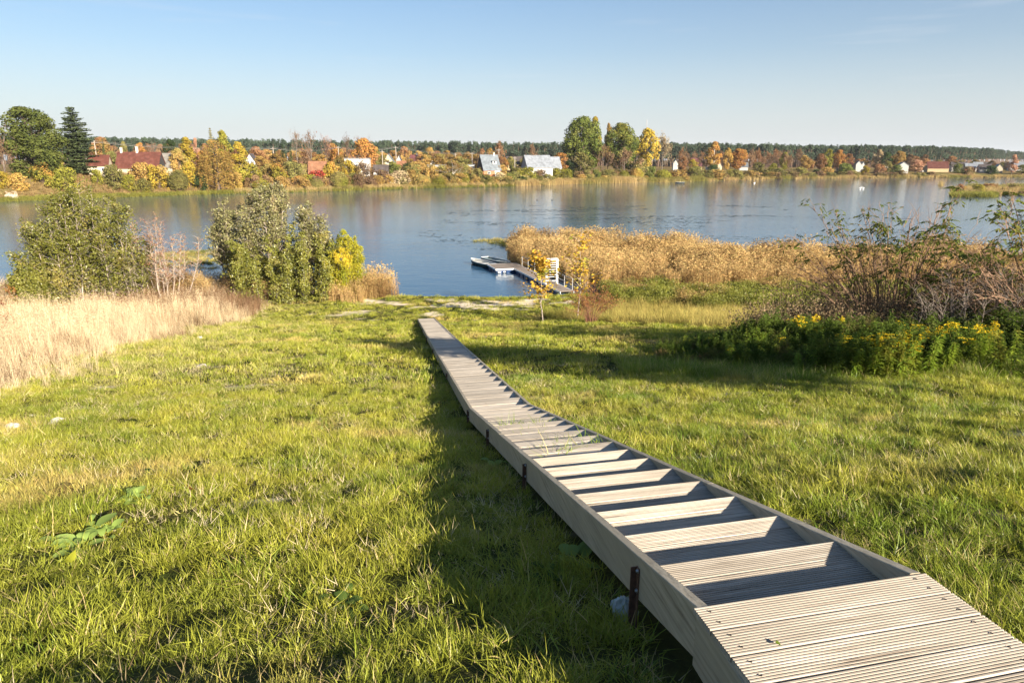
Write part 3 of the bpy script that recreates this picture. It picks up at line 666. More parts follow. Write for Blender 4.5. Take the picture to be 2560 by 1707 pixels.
def boat(name, p0, p1, beamw, outc, inc, label, z=0.0):
    """rowing boat: pointed bow at p0, transom at p1"""
    p0 = np.array(p0[:2]); p1 = np.array(p1[:2]); L = np.linalg.norm(p1-p0); yaw = math.atan2(*(p0-p1)[::-1])
    c = (p0+p1)/2; t = tag(empty(name, (c[0], c[1], z), yaw), label, 'boat')
    n = 14; tt = np.linspace(0, 1, n)              # 0 transom, 1 bow
    hb = beamw/2*np.interp(tt, [0, .2, .45, .7, .88, 1], [.72, .92, 1, .84, .46, .03])
    sh = .36+.16*tt**2.2+.04*(1-tt)**2; kl = -.12+.20*np.clip((tt-.75)/.25, 0, 1)**2
    ang = np.linspace(0, 1, 6)
    def shell(off, nm, m):
        V = []
        for i in range(n):
            for s in (-1, 1):
                for a in (ang if s == -1 else ang[::-1][1:]):
                    w = max(hb[i]-off, .005); zz = kl[i]+off+(sh[i]-kl[i]-off)*(1-math.cos((1-a)*math.pi/2))**.8
                    ww = w*math.sin((1-a)*math.pi/2)**.6
                    V.append((tt[i]*L-L/2, s*ww, zz))
        k = 11; F = [[i*k+j, i*k+j+1, (i+1)*k+j+1, (i+1)*k+j] for i in range(n-1) for j in range(k-1)]
        q = MB(); q.add(V, F, 0, True)
        q.add(V, [list(range(k))], 0)
        return q.build(nm, [m], t)
    shell(0, 'hull', outc); shell(.035, 'inner_hull', inc)
    q = MB()
    for s in (-1, 1): q.tube([(tt[i]*L-L/2, s*(hb[i]-.012), sh[i]) for i in range(n)], .028, 6)
    q.tube([(-L/2, -hb[0]+.01, sh[0]), (-L/2, hb[0]-.01, sh[0])], .03, 6); q.build('gunwale', [white], t)
    for f in (.10, .42, .72):
        i = np.interp(f, tt, hb)-.03; q = MB(); q.box((f*L-L/2, 0, .25), (.30, 2*i*.97, .035)); q.build('seat', [inc], t)
    q = MB(); q.box((.92*L-L/2, 0, .44), (.42, .26, .03)); q.build('bow_deck', [white], t)
    return t
hullg = plainmat('dark_green_hull', (.012, .05, .035), .3, .3); hullb = plainmat('grey_blue_hull', (.04, .075, .09), .35, .3); inw = plainmat('white_boat_inside', (.40, .40, .38), .5, .15); inb = plainmat('blue_grey_boat_inside', (.10, .15, .17), .5, .3)
boat('rowing_boat', onz(1178, 649, .35), onz(1231, 663, .3), 1.45, hullg, inw, 'dark green rowing boat with white inside, moored left of the jetty platform')
boat('rowing_boat', onz(1276, 659, .35)+np.array([0, .1, 0]), onz(1211, 647.5, .3)+np.array([0, .9, 0]), 1.35, hullb, inb, 'blue grey rowing boat moored behind the jetty platform')

# ------------------------------------------------------------------ shrubs and young trees near by
bark_grey = plainmat('grey_bark', (.22, .19, .16), .9, .4, 8); bark_pale = plainmat('pale_bark', (.38, .31, .25), .85, .4, 9); bark_brown = plainmat('brown_bark', (.13, .085, .065), .9, .4, 8)
bark_pink = plainmat('pinkish_bark', (.42, .33, .26), .85, .3, 9)
bark_red = plainmat('red_brown_twig', (.24, .10, .06), .85, .4, 8)
def shrub(name, base_, label, cat, H, Wd, nstem, nside, nleaf, leaf, mat, bark, leaf_from=.25, spread=.25, arch=.25, bare=0., aspect=.55, top=None, r0=.035, lean=(0, 0), group=None, droop=0., sub=2, seed=1, jit=.14, side_len=.28, taper=.35, clump=None, leafname='foliage'):
    rg = np.random.default_rng(seed); t = tag(empty(name, base_), label, cat, group)
    st = MB(); C = []
    for i in range(nstem):
        a = rg.uniform(0, 6.283); r = math.sqrt(rg.uniform(0, 1)); b = np.array([r*math.cos(a)*Wd*spread*.5, r*math.sin(a)*Wd*spread*.5, -.1])
        q = r*rg.uniform(.75, 1.1); hh_ = H*rg.uniform(.72, 1.0)*(1-taper*q*q)
        tip = np.array([q*math.cos(a)*Wd*.46+lean[0], q*math.sin(a)*Wd*.46+lean[1], hh_])
        n = 9; u = np.linspace(0, 1, n)[:, None]
        P = b*(1-u)+tip*u; P = P+np.array([math.cos(a), math.sin(a), 0])*(np.sin(u*math.pi)*-arch*q*Wd*.25)+np.array([0, 0, 1])*np.sin(u*math.pi)*arch*H*.18
        P = P+np.cumsum(rg.normal(0, H*.008, (n, 3)), 0)*np.minimum(u*3, 1)
        st.tube(P, r0*H/8*(1-.88*u[:, 0])*rg.uniform(.6, 1.2), 5, 0)
        for j in range(nside):
            k = rg.uniform(leaf_from*.8, 1); p = P[0]*0+np.array([np.interp(k, u[:, 0], P[:, c]) for c in range(3)])
            ln = H*side_len*rg.uniform(.3, 1)*(1.15-k*.75); aa = rg.uniform(0, 6.283)
            d = unit(np.array([math.cos(aa), math.sin(aa), rg.uniform(.1, 1.0)])+unit(tip-b)*.4)
            m_ = 4; v = np.linspace(0, 1, m_)[:, None]; Q = p+d*ln*v+np.array([0, 0, -ln*.15*1])*v*v+rg.normal(0, ln*.05, (m_, 3))*v
            st.tube(Q, r0*H/8*.30*(1-.8*v[:, 0]), 3, 0)
            if rg.uniform() < bare or k < leaf_from: continue
            nl = max(1, int(nleaf*rg.uniform(.5, 1.5)))
            w = rg.uniform(.15, 1.05, nl)[:, None]; C.append(Q[0]+(Q[-1]-Q[0])*w+rg.normal(0, jit*ln+.02, (nl, 3)))
    st.build('stems', [bark], t)
    if C:
        C = np.concatenate(C); lf = MB(); C = C[C[:, 2] > .05]
        leaves(lf, C, leaf, aspect, 0, up=.2, droop=droop, rg=rg); f = lf.build(leafname, [mat], t)
        f['kind'] = 'stuff'
    return t
def gp(px, py): p = hit(px, py); return p
L_alder = leafmat('alder_leaf', (.10, .115, .02), (.31, .29, .055), (.38, .32, .09), freq=1.2, trans=.35, gloss=.025)
L_alder2 = leafmat('dull_alder_leaf', (.11, .11, .045), (.31, .28, .12), (.40, .33, .17), freq=1.5, trans=.35, gloss=.025)
L_yellow = leafmat('yellow_shrub_leaf', (.18, .24, .025), (.50, .40, .04), (.60, .47, .05), freq=.8, trans=.35)
L_pink = leafmat('pink_leaf', (.36, .18, .11), (.50, .30, .18), trans=.3)
L_gold = leafmat('gold_leaf', (.38, .23, .03), (.50, .32, .05), (.24, .24, .04), freq=1.8, trans=.35)
L_orange = leafmat('orange_twig_leaf', (.34, .15, .06), (.46, .24, .08), trans=.3)
def nb(px, Y): x = (px-CX)/FPX*1.02*Y; return np.array([x, Y, float(max(ground(x, Y), -.05))])
# left group
p = nb(242, 50); shrub('alder_bush', p, 'big round green leafed bush on the left shore, tallest of the left bushes', 'bush', 9.0, 10.2, 44, 46, 24, .17, L_alder, bark_pale, .08, .8, .1, seed=3, taper=.5, r0=.05, side_len=.26)
p = nb(118, 47); shrub('alder_bush', p, 'low dark green bush at the left foot of the big round bush', 'bush', 4.4, 4.6, 26, 40, 22, .16, L_alder, bark_pale, .05, .8, .1, seed=4, taper=.5, side_len=.24)
p = nb(345, 50); shrub('alder_sapling', p, 'thin half bare sapling between the big green bush and the pink one', 'tree', 6.0, 4.2, 9, 20, 9, .13, L_alder2, bark_pale, .35, .5, .1, seed=5, bare=.3, side_len=.2)
p = nb(415, 50.5); shrub('pink_sapling', p, 'slender pale stemmed sapling with sparse pink leaves', 'tree', 7.2, 6.4, 14, 50, 6, .11, L_pink, bark_pink, .42, .5, -.1, seed=6, bare=.2, r0=.055, side_len=.24, taper=.3)
p = nb(-15, 44); shrub('alder_bush', p, 'light green bush cut by the left edge of the picture', 'bush', 4.8, 2.4, 8, 16, 9, .15, L_alder2, bark_pale, .2, .5, .1, seed=7, side_len=.2)
p = nb(8, 30); shrub('dock_stalk', p, 'dead dark red brown weed stalk at the left edge in the dry grass', 'plant', 2.0, 1.0, 7, 9, 5, .08, leafmat('dock_leaf', (.16, .06, .03), (.26, .12, .06)), bark_brown, .3, .2, .1, seed=8)
p = nb(20, 46); shrub('red_bush', p, 'low rust red bush at the left edge behind the dry grass', 'bush', 2.2, 4.2, 12, 16, 16, .12, leafmat('rust_leaf', (.22, .10, .03), (.34, .18, .05)), bark_brown, .15, .7, .1, seed=9)
# second group
p = nb(588, 53.5); shrub('grey_alder', p, 'tree with pale forked stems at the left end of the second bush group', 'tree', 7.4, 5.2, 11, 44, 24, .16, L_alder2, bark_pale, .40, .5, .05, seed=12, r0=.075, side_len=.27, taper=.3)
p = nb(702, 53.5); shrub('grey_alder', p, 'tallest tree of the second bush group, open crown with gaps', 'tree', 9.0, 6.4, 11, 50, 26, .17, L_alder2, bark_pale, .45, .4, .05, seed=17, r0=.08, side_len=.26, taper=.35)
p = nb(796, 54); shrub('grey_alder', p, 'round grey green tree between the tallest tree and the yellow shrub', 'tree', 7.6, 5.0, 11, 44, 24, .16, L_alder2, bark_pale, .38, .5, .05, seed=14, r0=.07, side_len=.26, taper=.4)
p = nb(728, 52); shrub('alder_bush', p, 'dense dark green thicket under the three grey green trees', 'bush', 5.8, 10.0, 46, 40, 24, .15, L_alder, bark_grey, .05, .8, .05, seed=15, taper=.4, side_len=.2)
p = nb(622, 52.3); shrub('alder_bush', p, 'low leafy green bush at the foot of the left forked tree', 'bush', 3.9, 4.8, 18, 28, 20, .15, L_alder, bark_grey, .05, .8, .05, seed=25, taper=.4, side_len=.24)
p = nb(868, 52.5); shrub('willow_shrub', p, 'bright yellow and green shrub at the right end of the bush group', 'bush', 5.0, 3.4, 26, 44, 30, .14, L_yellow, bark_grey, .05, .7, .05, seed=16, aspect=.35, taper=.3, side_len=.2)
p = nb(915, 52.8); shrub('bare_shrub', p, 'thin grey leafless shrub beside the yellow and green shrub', 'bush', 3.2, 2.2, 9, 14, 5, .10, L_alder2, bark_pale, .2, .6, .1, seed=18, bare=.4)
# young trees in front of the jetty
def hb(px, py): q = hit(px, py); return q
p = hb(1358, 806); shrub('young_cherry_tree', p, 'slim young tree with golden leaves on a white stem in front of the jetty', 'tree', 6.15, .7, 1, 34, 26, .21, L_gold, bark_pale, .36, .02, .0, seed=21, r0=.09, droop=1.2, aspect=.5, taper=.3, side_len=.36, lean=(-.35, 0))
p = hb(1443, 800); shrub('young_cherry_tree', p, 'young tree with sparser golden leaves behind the orange bush', 'tree', 6.0, .7, 1, 30, 16, .21, L_gold, bark_pale, .33, .02, .0, seed=22, r0=.08, droop=1.2, taper=.3, side_len=.46)
p = hb(1478, 808); shrub('orange_bush', p, 'low reddish orange twiggy bush right of the slim golden tree', 'bush', 2.5, 4.6, 80, 20, 2, .08, L_orange, bark_red, .45, .12, .35, seed=23, r0=.035, taper=.55, side_len=.22)
# right: elders
L_elder = leafmat('elder_leaf', (.075, .11, .02), (.24, .26, .04), (.34, .27, .07), freq=1.1, trans=.45, gloss=.015)
elder_bark = plainmat('elder_bark', (.30, .18, .11), .85, .45, 10)
def elder(px, Y, H, Wd, label, seed, n=95, lean=(0, 0), zoff=0):
    x = (px-CX)/FPX*1.0*Y; b = np.array([x, Y, float(ground(x, Y))+zoff]); rg = np.random.default_rng(seed); t = tag(empty('elder_bush', b), label, 'bush')
    st = MB(); C = []; D = []
    for i in range(n):
        a = rg.uniform(0, 6.283); q = math.sqrt(rg.uniform(0.02, 1)); tip = np.array([q*math.cos(a)*Wd*.5+lean[0], q*math.sin(a)*Wd*.4+lean[1], H*rg.uniform(.45, 1)*(1-.45*q*q)])
        b0 = np.array([math.cos(a)*q*Wd*.13, math.sin(a)*q*Wd*.13, -.1]); m_ = 9; u = np.linspace(0, 1, m_)[:, None]
        P = b0*(1-u)+tip*u+np.array([0, 0, 1])*np.sin(u*math.pi)*H*.10*q+np.cumsum(rg.normal(0, H*.013, (m_, 3)), 0)*u
        st.tube(P, .026*(1-.8*u[:, 0])*rg.uniform(.5, 1.1), 5)
        for j in range(10):
            k = rg.uniform(.3, 1.); p = np.array([np.interp(k, u[:, 0], P[:, c]) for c in range(3)])
            d = unit(unit(tip-b0)+rg.normal(0, .55, 3)+np.array([0, 0, .1])); ln = rg.uniform(.3, 1.05)*(1.2-.5*k)
            v = np.linspace(0, 1, 4)[:, None]; Q = p+d*ln*v+np.array([0, 0, -.12*ln])*v**2+rg.normal(0, .03, (4, 3))*v
            st.tube(Q, .010*(1-.7*v[:, 0]), 3)
            if rg.uniform() < (.50 if tip[2] > H*.5 else .06) and k > .6:
                for f in range(rg.integers(1, 4)):
                    ax = unit(np.array([rg.normal(), rg.normal(), rg.uniform(-.7, .3)])); o_ = Q[-1]-d*ln*rg.uniform(0, .6)
                    sd2 = unit(np.cross(ax, [0, 0, 1]))
                    for g_ in range(7):
                        s_ = (g_ % 2)*2-1; w_ = (g_//2)*.07; c_ = o_+ax*(w_+.05)+(sd2*s_*.055 if g_ < 6 else ax*.05)
                        C.append(c_+np.array([0, 0, -.02-.4*w_*w_*3])); dd = unit(sd2*s_*1.0+ax*.7+np.array([0, 0, -.55])) if g_ < 6 else unit(ax+np.array([0, 0, -.5])); D.append(dd)
    st.build('stems', [elder_bark], t)
    C = np.array(C); D = np.array(D); nl = len(C); s = (.165*rg.uniform(.7, 1.3, nl))[:, None]
    Sd = unit(np.cross(D, np.array([0, 0, 1.])+rg.normal(0, .3, (nl, 3)))); up = np.cross(Sd, D)
    V = np.stack([C-D*s*.1, C+D*s*.35+Sd*s*.19+up*s*.04, C+D*s*.95, C+D*s*.35-Sd*s*.19+up*s*.04], 1)
    lf = MB(); lf.add(V.reshape(-1, 3), (np.arange(nl)*4)[:, None]+np.array([[0, 1, 2, 3]])); f = lf.build('foliage', [L_elder], t); f['kind'] = 'stuff'
    return t
elder(2255, 22.5, 5.5, 7.6, 'large arching brown elder bush on the right with leaves only at its branch tips', 31, n=125)
elder(2700, 18.5, 5.0, 7.4, 'second elder bush, cut by the right edge of the picture', 32, n=95)
elder(2500, 20.0, 2.9, 5.2, 'low tangle of brown elder branches between the two large elder bushes', 35, n=80)
L_thorn = leafmat('grey_twig_leaf', (.12, .12, .05), (.2, .17, .08))
p = nb(2480, 18.4); shrub('thorn_bush', p, 'tangled grey leafless thorn bush at the right edge behind the goldenrod', 'bush', 2.5, 5.2, 44, 22, 2, .07, L_thorn, plainmat('grey_twig', (.25, .20, .165), .85, .4, 12), .1, .8, .3, seed=33, bare=.85, r0=.06, side_len=.5)
p = nb(2440, 27); shrub('golden_shrub', p, 'golden yellow shrub seen through the elder branches', 'bush', 2.8, 3.0, 14, 24, 20, .10, L_gold, bark_brown, .1, .7, .1, seed=34, side_len=.25)
# tree out of frame on the right whose shadow crosses the lawn

# goldenrod clumps
L_gr = leafmat('goldenrod_leaf', (.12, .22, .022), (.34, .40, .045), (.40, .36, .06), freq=1.6, trans=.4, gloss=.02)
def goldenrod_meshes(seed, n=13, H=1.25, flower=.6):
    rg = np.random.default_rng(seed); st = MB(); C = []; NN = []; FL = MB(); FC = []
    for i in range(n):
        a = rg.uniform(0, 6.283); r = .34*math.sqrt(rg.uniform()); h = H*rg.uniform(.7, 1.05); b = np.array([r*math.cos(a), r*math.sin(a), 0]); tip = b*1.5+np.array([rg.normal(0, .06), rg.normal(0, .06), h])
        st.tube([b, (b+tip)/2+rg.normal(0, .02, 3), tip], [.006, .005, .003], 4)
        m_ = 84; k = rg.uniform(.08, .98, m_); ph = rg.uniform(0, 6.283, m_); c = b+(tip-b)*k[:, None]
        D = np.stack([np.cos(ph), np.sin(ph), rg.uniform(-.35, .55, m_)], 1); D = unit(D); l = (.15*(1.15-.55*k)*rg.uniform(.7, 1.2, m_))[:, None]
        Sd = unit(np.cross(D, [0, 0, 1.])); dr = np.array([0, 0, -.3])*l
        V = np.stack([c, c+D*l*.45+Sd*l*.13, c+D*l+dr, c+D*l*.45-Sd*l*.13], 1); C.append(V)
        if rg.uniform() < flower:
            for j in range(9):
                aa = rg.uniform(0, 6.283); d = unit(np.array([math.cos(aa), math.sin(aa), .5])); ln = rg.uniform(.08, .2); w = rg.uniform(0, 1, 16)[:, None]
                FC.append(tip-np.array([0, 0, rg.uniform(0, .2)])+d*ln*w+np.array([0, 0, -.3*ln])*w*w+rg.normal(0, .008, (16, 3)))
    V = np.concatenate(C).reshape(-1, 3); lf = MB(); lf.add(V, (np.arange(len(V)//4)*4)[:, None]+np.array([[0, 1, 2, 3]]))
    leaves(FL, np.concatenate(FC) if FC else np.zeros((0, 3)), .022, .8, 0, rg=rg)
    return mesh(st, 'stems', [mat_weed]), mesh(lf, 'foliage', [L_gr]), (mesh(FL, 'flowers', [mat_yflower]) if FC else None)
GM = [goldenrod_meshes(s, n, h, f) for s, n, h, f in ((1, 16, 1.2, .22), (2, 18, 1.0, .10), (3, 17, 1.35, .30), (4, 18, .95, .0), (5, 18, 1.1, .05))]
gr = [(2165, 14.9, 0, 1.0, 'bright sunlit goldenrod clump with yellow plumes left of the other sunlit clumps'),
      (2250, 14.5, 2, .9, 'tall sunlit goldenrod clump with drooping yellow plumes below the large elder'),
      (2345, 14.4, 0, 1.0, 'sunlit goldenrod clump with two yellow plumes beside the reddish dead leaf'),
      (2440, 14.5, 3, .65, 'short sunlit goldenrod clump in the dip before the right edge'),
      (2505, 14.8, 2, 1.05, 'tall goldenrod clump with high yellow plume near the right edge'),
      (2590, 14.0, 0, 1.1, 'goldenrod clump cut by the right edge of the picture'),
      (2060, 15.4, 1, .8, 'half shaded goldenrod clump with a single yellow plume'),
      (2200, 16.3, 0, .9, 'goldenrod clump with yellow plumes standing behind the sunlit front row'),
      (2330, 16.2, 2, .85, 'yellow plumed goldenrod clump in the second row below the thorn bush'),
      (2115, 17.0, 4, .9, 'shaded green goldenrod clump with few plumes below the elder'),
      (1985, 16.2, 3, .75, 'dark shaded goldenrod clump in front of the brown stalks'),
      (1940, 17.6, 1, .9, 'shaded goldenrod clump with small yellow tips at the left of the elder'),
      (1880, 17.0, 4, .7, 'dark goldenrod clump at the left end of the shaded thicket'),
      (1800, 19.5, 0, .7, 'small goldenrod clump with yellow tips at the edge of the lawn shadow'),
      (2030, 18.6, 2, .9, 'goldenrod clump half hidden among brown stalks under the elder'),
      (1745, 20.8, 3, .7, 'leafy flowerless goldenrod clump at the far left of the thicket')]
for px, Y, k, s, lb in gr:
    s = s*rnd.uniform(.85, 1.05)
    x = (px-CX)/FPX*Y*1.0; t = tag(empty('goldenrod', (x, Y, float(ground(x, Y))-.03), rnd.uniform(0, 6)), lb, 'plant', 'goldenrod clumps on the right'); t.scale = (s*1.35, s*1.35, s*rnd.uniform(.78, 1.12)); t.location.y += rnd.uniform(-.25, .25)
    for nm, me in zip(('stems', 'foliage', 'flowers'), GM[k]):
        if me is None: continue
        o = bpy.data.objects.new(nm, me); COL.objects.link(o); o.parent = t
        if nm != 'stems': o['kind'] = 'stuff'
# undergrowth between them
under = []; L_under = leafmat('shade_toned_weed_leaf', (.05, .095, .02), (.16, .20, .035), (.20, .15, .06), freq=1.2, trans=.35)  # tree shade put into the leaf colour, darker than the goldenrod leaves
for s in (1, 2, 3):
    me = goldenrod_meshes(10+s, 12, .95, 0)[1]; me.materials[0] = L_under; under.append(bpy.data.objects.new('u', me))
mb = MB(); bb = blades(26, .3, 1.2, .012, .35, seg=3)
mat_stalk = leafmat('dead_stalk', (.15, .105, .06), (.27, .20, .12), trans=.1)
for i, q in enumerate((1.0, 1.4)):
    mb = blades(22, .35, q, .012, .3, seg=3); C = np.stack([R.normal(0, .3, 260), R.normal(0, .3, 260), R.uniform(.3, 1, 260)*q], 1); leaves(mb, C, .07, .5); under.append(proto(mb, 'u', [mat_stalk]))
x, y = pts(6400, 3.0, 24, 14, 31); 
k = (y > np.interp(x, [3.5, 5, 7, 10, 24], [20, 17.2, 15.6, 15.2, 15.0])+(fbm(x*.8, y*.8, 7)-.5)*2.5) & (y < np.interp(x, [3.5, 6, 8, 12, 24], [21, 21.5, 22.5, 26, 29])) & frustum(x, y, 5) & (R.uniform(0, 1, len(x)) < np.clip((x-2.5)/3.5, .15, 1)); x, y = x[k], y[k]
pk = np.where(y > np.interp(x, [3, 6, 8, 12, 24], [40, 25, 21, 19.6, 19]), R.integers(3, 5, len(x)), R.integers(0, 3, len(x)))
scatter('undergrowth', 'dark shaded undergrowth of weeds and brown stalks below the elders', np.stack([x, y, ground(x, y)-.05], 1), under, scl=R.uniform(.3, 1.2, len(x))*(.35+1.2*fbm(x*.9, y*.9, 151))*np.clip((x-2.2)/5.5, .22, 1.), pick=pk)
x, y = pts(5200, 3, 15, 13.2, 19); k = (y > np.interp(x, [3, 6, 15], [16.8, 14.2, 12.9])+(fbm(x, y, 8)-.5)*1.2) & (y < np.interp(x, [3, 6, 15], [19, 16, 14.8])); x, y = x[k], y[k]
longg = [proto(blades(26, .16, h, .009, .7, seg=3, curl=1.0), 't', [mat_grassdk]) for h in (.30, .2)]
scatter('long_grass', 'long arching grass fringe at the foot of the goldenrod', np.stack([x, y, ground(x, y)], 1), longg, scl=R.uniform(.6, 1.2, len(x)))

# ------------------------------------------------------------------ small things on the lawn
stone = plainmat('pale_stone', (.62, .57, .50), .9, .3, 14, bump=.5)
def rock(px, py, s, label, m=stone, seed=0):
    p = hit(px, py); rg = np.random.default_rng(seed); mb = MB(); n = 10; mth = 7; V = []
    for i in range(mth):
        th = math.pi*i/(mth-1)
        for j in range(n):
            ph = 2*math.pi*j/n; r = 1+.25*(float(vnoise(np.array(i*.9+seed*7), np.array((j % n)*.8)))-.5)*2
            V.append((r*math.sin(th)*math.cos(ph)*s, r*math.sin(th)*math.sin(ph)*s*.7, r*math.cos(th)*s*.42))
    F = [[i*n+j, i*n+(j+1) % n, (i+1)*n+(j+1) % n, (i+1)*n+j] for i in range(mth-1) for j in range(n)]
    mb.add(V, F); o = mb.build('stone', [m]); o.location = Vector(p+np.array([0, 0, s*.25])); o.rotation_euler = (0, 0, rg.uniform(0, 3)); return tag(o, label, 'stone', 'pale stones in the lawn')
rock(500, 848, .20, 'white stone farthest up the left lawn edge beside the dry grass', seed=1)
rock(506, 918, .16, 'dull grey stone below the farthest white stone', plainmat('grey_stone', (.38, .33, .28), .9, .3, 14), 2)
rock(146, 1056, .15, 'larger white stone right of the stone at the left edge', seed=3)
rock(32, 1071, .14, 'white stone nearest the left edge of the picture', seed=4)
rock(78, 1040, .05, 'tiny pale stone above the two white stones at the left edge', seed=5)
def rosette(px, py, n, ln, w, mat, label, name='leafy_weed', stretch=(1, 1), seed=0, cat='plant'):
    p = hit(px, py); rg = np.random.default_rng(seed); t = tag(empty(name, p), label, cat)
    for k in range(n):
        a = rg.uniform(0, 6.283); L = ln*rg.uniform(.6, 1.2); el = rg.uniform(.15, .8); m_ = 5; V = []
        c0 = np.array([rg.normal(0, .06)*stretch[0], rg.normal(0, .06)*stretch[1], 0]); d = np.array([math.cos(a), math.sin(a), 0]); sd_ = np.array([-math.sin(a), math.cos(a), 0])
        for i in range(m_):
            u = i/(m_-1); c = c0+d*L*u*math.cos(el)+np.array([0, 0, 1])*(L*math.sin(el)*(u-.75*u*u)*1.4+.02); ww = w*L*math.sin(math.pi*min(.97, u*.9+.08))**.8*rg.uniform(.85, 1.1)
            V += [c-sd_*ww+np.array([0, 0, .12*ww]), c-np.array([0, 0, .1*ww]), c+sd_*ww+np.array([0, 0, .12*ww])]
        F = [[i*3+j, i*3+j+1, (i+1)*3+j+1, (i+1)*3+j] for i in range(m_-1) for j in range(2)]
        q = MB(); q.add(V, F, 0, True); q.build('leaf', [mat], t)
    return t
L_bur = leafmat('broad_weed_leaf', (.18, .28, .05), (.36, .44, .12), trans=.3, gloss=.015); L_dkw = leafmat('dark_weed_leaf', (.05, .09, .02), (.11, .15, .03), gloss=.01)
L_pur = leafmat('purple_leaf', (.12, .07, .04), (.20, .16, .05)); L_ylw = leafmat('yellow_fallen_leaf', (.55, .55, .04), (.65, .62, .08))
rosette(215, 1372, 26, .17, .26, L_bur, 'fresh light green spreading weed in the lower left lawn', stretch=(1.5, 1.7), seed=1)
rosette(262, 1335, 16, .13, .28, L_bur, 'pale notched weed joined to the upper right of the spreading weed', stretch=(1.3, 1.3), seed=2)
rosette(160, 1242, 9, .20, .28, L_pur, 'dark purple and green broad weed above the spreading weed', stretch=(1.2, .5), seed=3)
rosette(335, 1252, 16, .12, .3, L_bur, 'small whitish green weed right of the purple weed', seed=4)
rosette(385, 1195, 10, .14, .22, L_dkw, 'small dark green weed highest in the lower left lawn', seed=5)
rosette(870, 1530, 18, .11, .3, L_dkw, 'dark low clover patch in the lawn below the picture middle', stretch=(1.4, 1.2), seed=6)
rosette(1450, 1400, 18, .13, .3, L_bur, 'pale broad leaved weed in the stairway shadow left of the first steel strap', stretch=(1.3, 1.2), seed=7)
rosette(1390, 1455, 14, .11, .3, L_dkw, 'dark green weed in the stairway shadow', seed=8)
rosette(1245, 1165, 12, .15, .26, L_bur, 'grey green weed beside the third steel strap', seed=9)
rosette(1210, 1085, 10, .14, .26, L_dkw, 'shaded weed beside the kink of the stairway', seed=10)
def fallen(px, py, s, mat, label, z=None, Yw=None, seed=0):
    p = hit(px, py)+np.array([0, 0, .06]) if z is None else np.array([*onz(px, py, z)[:2], z+.012])
    rg = np.random.default_rng(seed); a = rg.uniform(0, 6); n = 9; V = [(0, 0, 0)]
    for i in range(n):
        an = i*2*math.pi/n; r = s*(.75+.35*abs(math.cos(an*1.5)))*(1.35 if i == 0 else 1); V.append((r*math.cos(an), r*math.sin(an)*.7, .22*s*math.cos(an*2)+.1*s))
    mb = MB(); mb.add(V, [[0, 1+i, 1+(i+1) % n] for i in range(n)], 0, True); o = mb.build('fallen_leaf', [mat]); o.location = Vector(p); o.rotation_euler = (rg.normal(0, .2), rg.normal(0, .2), a)
    return tag(o, label, 'leaf')
fallen(176, 1418, .06, L_ylw, 'bright lemon yellow fallen leaf on the left lawn', seed=2)
fallen(1312, 1039, .055, leafmat('dead_leaf', (.10, .06, .03), (.14, .09, .05)), 'crumpled dark leaf on the treads below the first kink', z=float(ST[0][2]-2.25), seed=4)
fallen(1945, 1614, .014, leafmat('green_scrap', (.16, .22, .03), (.22, .28, .05)), 'tiny green leaf scrap on the landing planks', z=float(ST[0][2]), seed=5)
fallen(480, 1234, .045, leafmat('red_leaf', (.35, .05, .03), (.42, .10, .06)), 'small red fallen leaf in the left lawn', seed=6)
fallen(1221, 1010, .05, leafmat('dead_leaf', (.1, .06, .03), (.14, .09, .05)), 'small dark leaf on the treads at the stairway kink', z=float(CAMZ-4.36), seed=7)
# crumpled clear plastic bag under the strap
m, n, out = base('clear_plastic'); pb = N(n, 'ShaderNodeBsdfPrincipled'); pb.inputs['Base Color'].default_value = (.75, .82, .85, 1); pb.inputs['Roughness'].default_value = .18; pb.inputs['Alpha'].default_value = .42; n.links.new(pb.outputs[0], out.inputs[0])
rg = np.random.default_rng(5); mb = MB(); n_, m_ = 16, 10; V = []
for i in range(m_):
    th = math.pi*i/(m_-1)
    for j in range(n_):
        r = 1+rg.uniform(-.22, .22); ph = 2*math.pi*j/n_; V.append((r*math.sin(th)*math.cos(ph)*.075, r*math.sin(th)*math.sin(ph)*.06, r*math.cos(th)*.075))
mb.add(V, [[i*n_+j, i*n_+(j+1) % n_, (i+1)*n_+(j+1) % n_, (i+1)*n_+j] for i in range(m_-1) for j in range(n_)])
o = mb.build('plastic_bag', [m]); o.location = Vector(hit(1560, 1545)+np.array([0, 0, .05])); tag(o, 'crumpled clear plastic bag in the grass below the first steel strap', 'litter')

# ------------------------------------------------------------------ far bank: plants
PAL = {
 'green': ((.060, .085, .022), (.17, .18, .045)), 'dkgreen': ((.028, .050, .020), (.065, .09, .03)), 'spruce': ((.040, .065, .03), (.13, .15, .06)),
 'poplar': ((.060, .095, .022), (.19, .20, .045)), 'olive': ((.12, .12, .04), (.27, .23, .075)), 'yellow': ((.28, .20, .03), (.42, .31, .05)),
 'ygreen': ((.14, .15, .025), (.30, .26, .045)), 'gold': ((.32, .20, .05), (.44, .29, .09)), 'gbrown': ((.26, .16, .05), (.38, .25, .08)),
 'orange': ((.32, .15, .045), (.42, .22, .06)), 'rust': ((.20, .10, .05), (.30, .16, .075)), 'red': ((.26, .03, .03), (.36, .07, .04)),
 'brown': ((.14, .085, .05), (.24, .15, .085)), 'pale': ((.36, .27, .15), (.46, .36, .22)), 'pink': ((.34, .18, .11), (.44, .25, .16)), 'tan': ((.34, .25, .12), (.48, .36, .18))}
def pal(k, k3=None): return leafmat('leaves_%s_%s' % (k, k3), PAL[k][0], PAL[k][1], PAL[k3][1] if k3 else None, freq=.22, trans=.22, f3=.56)
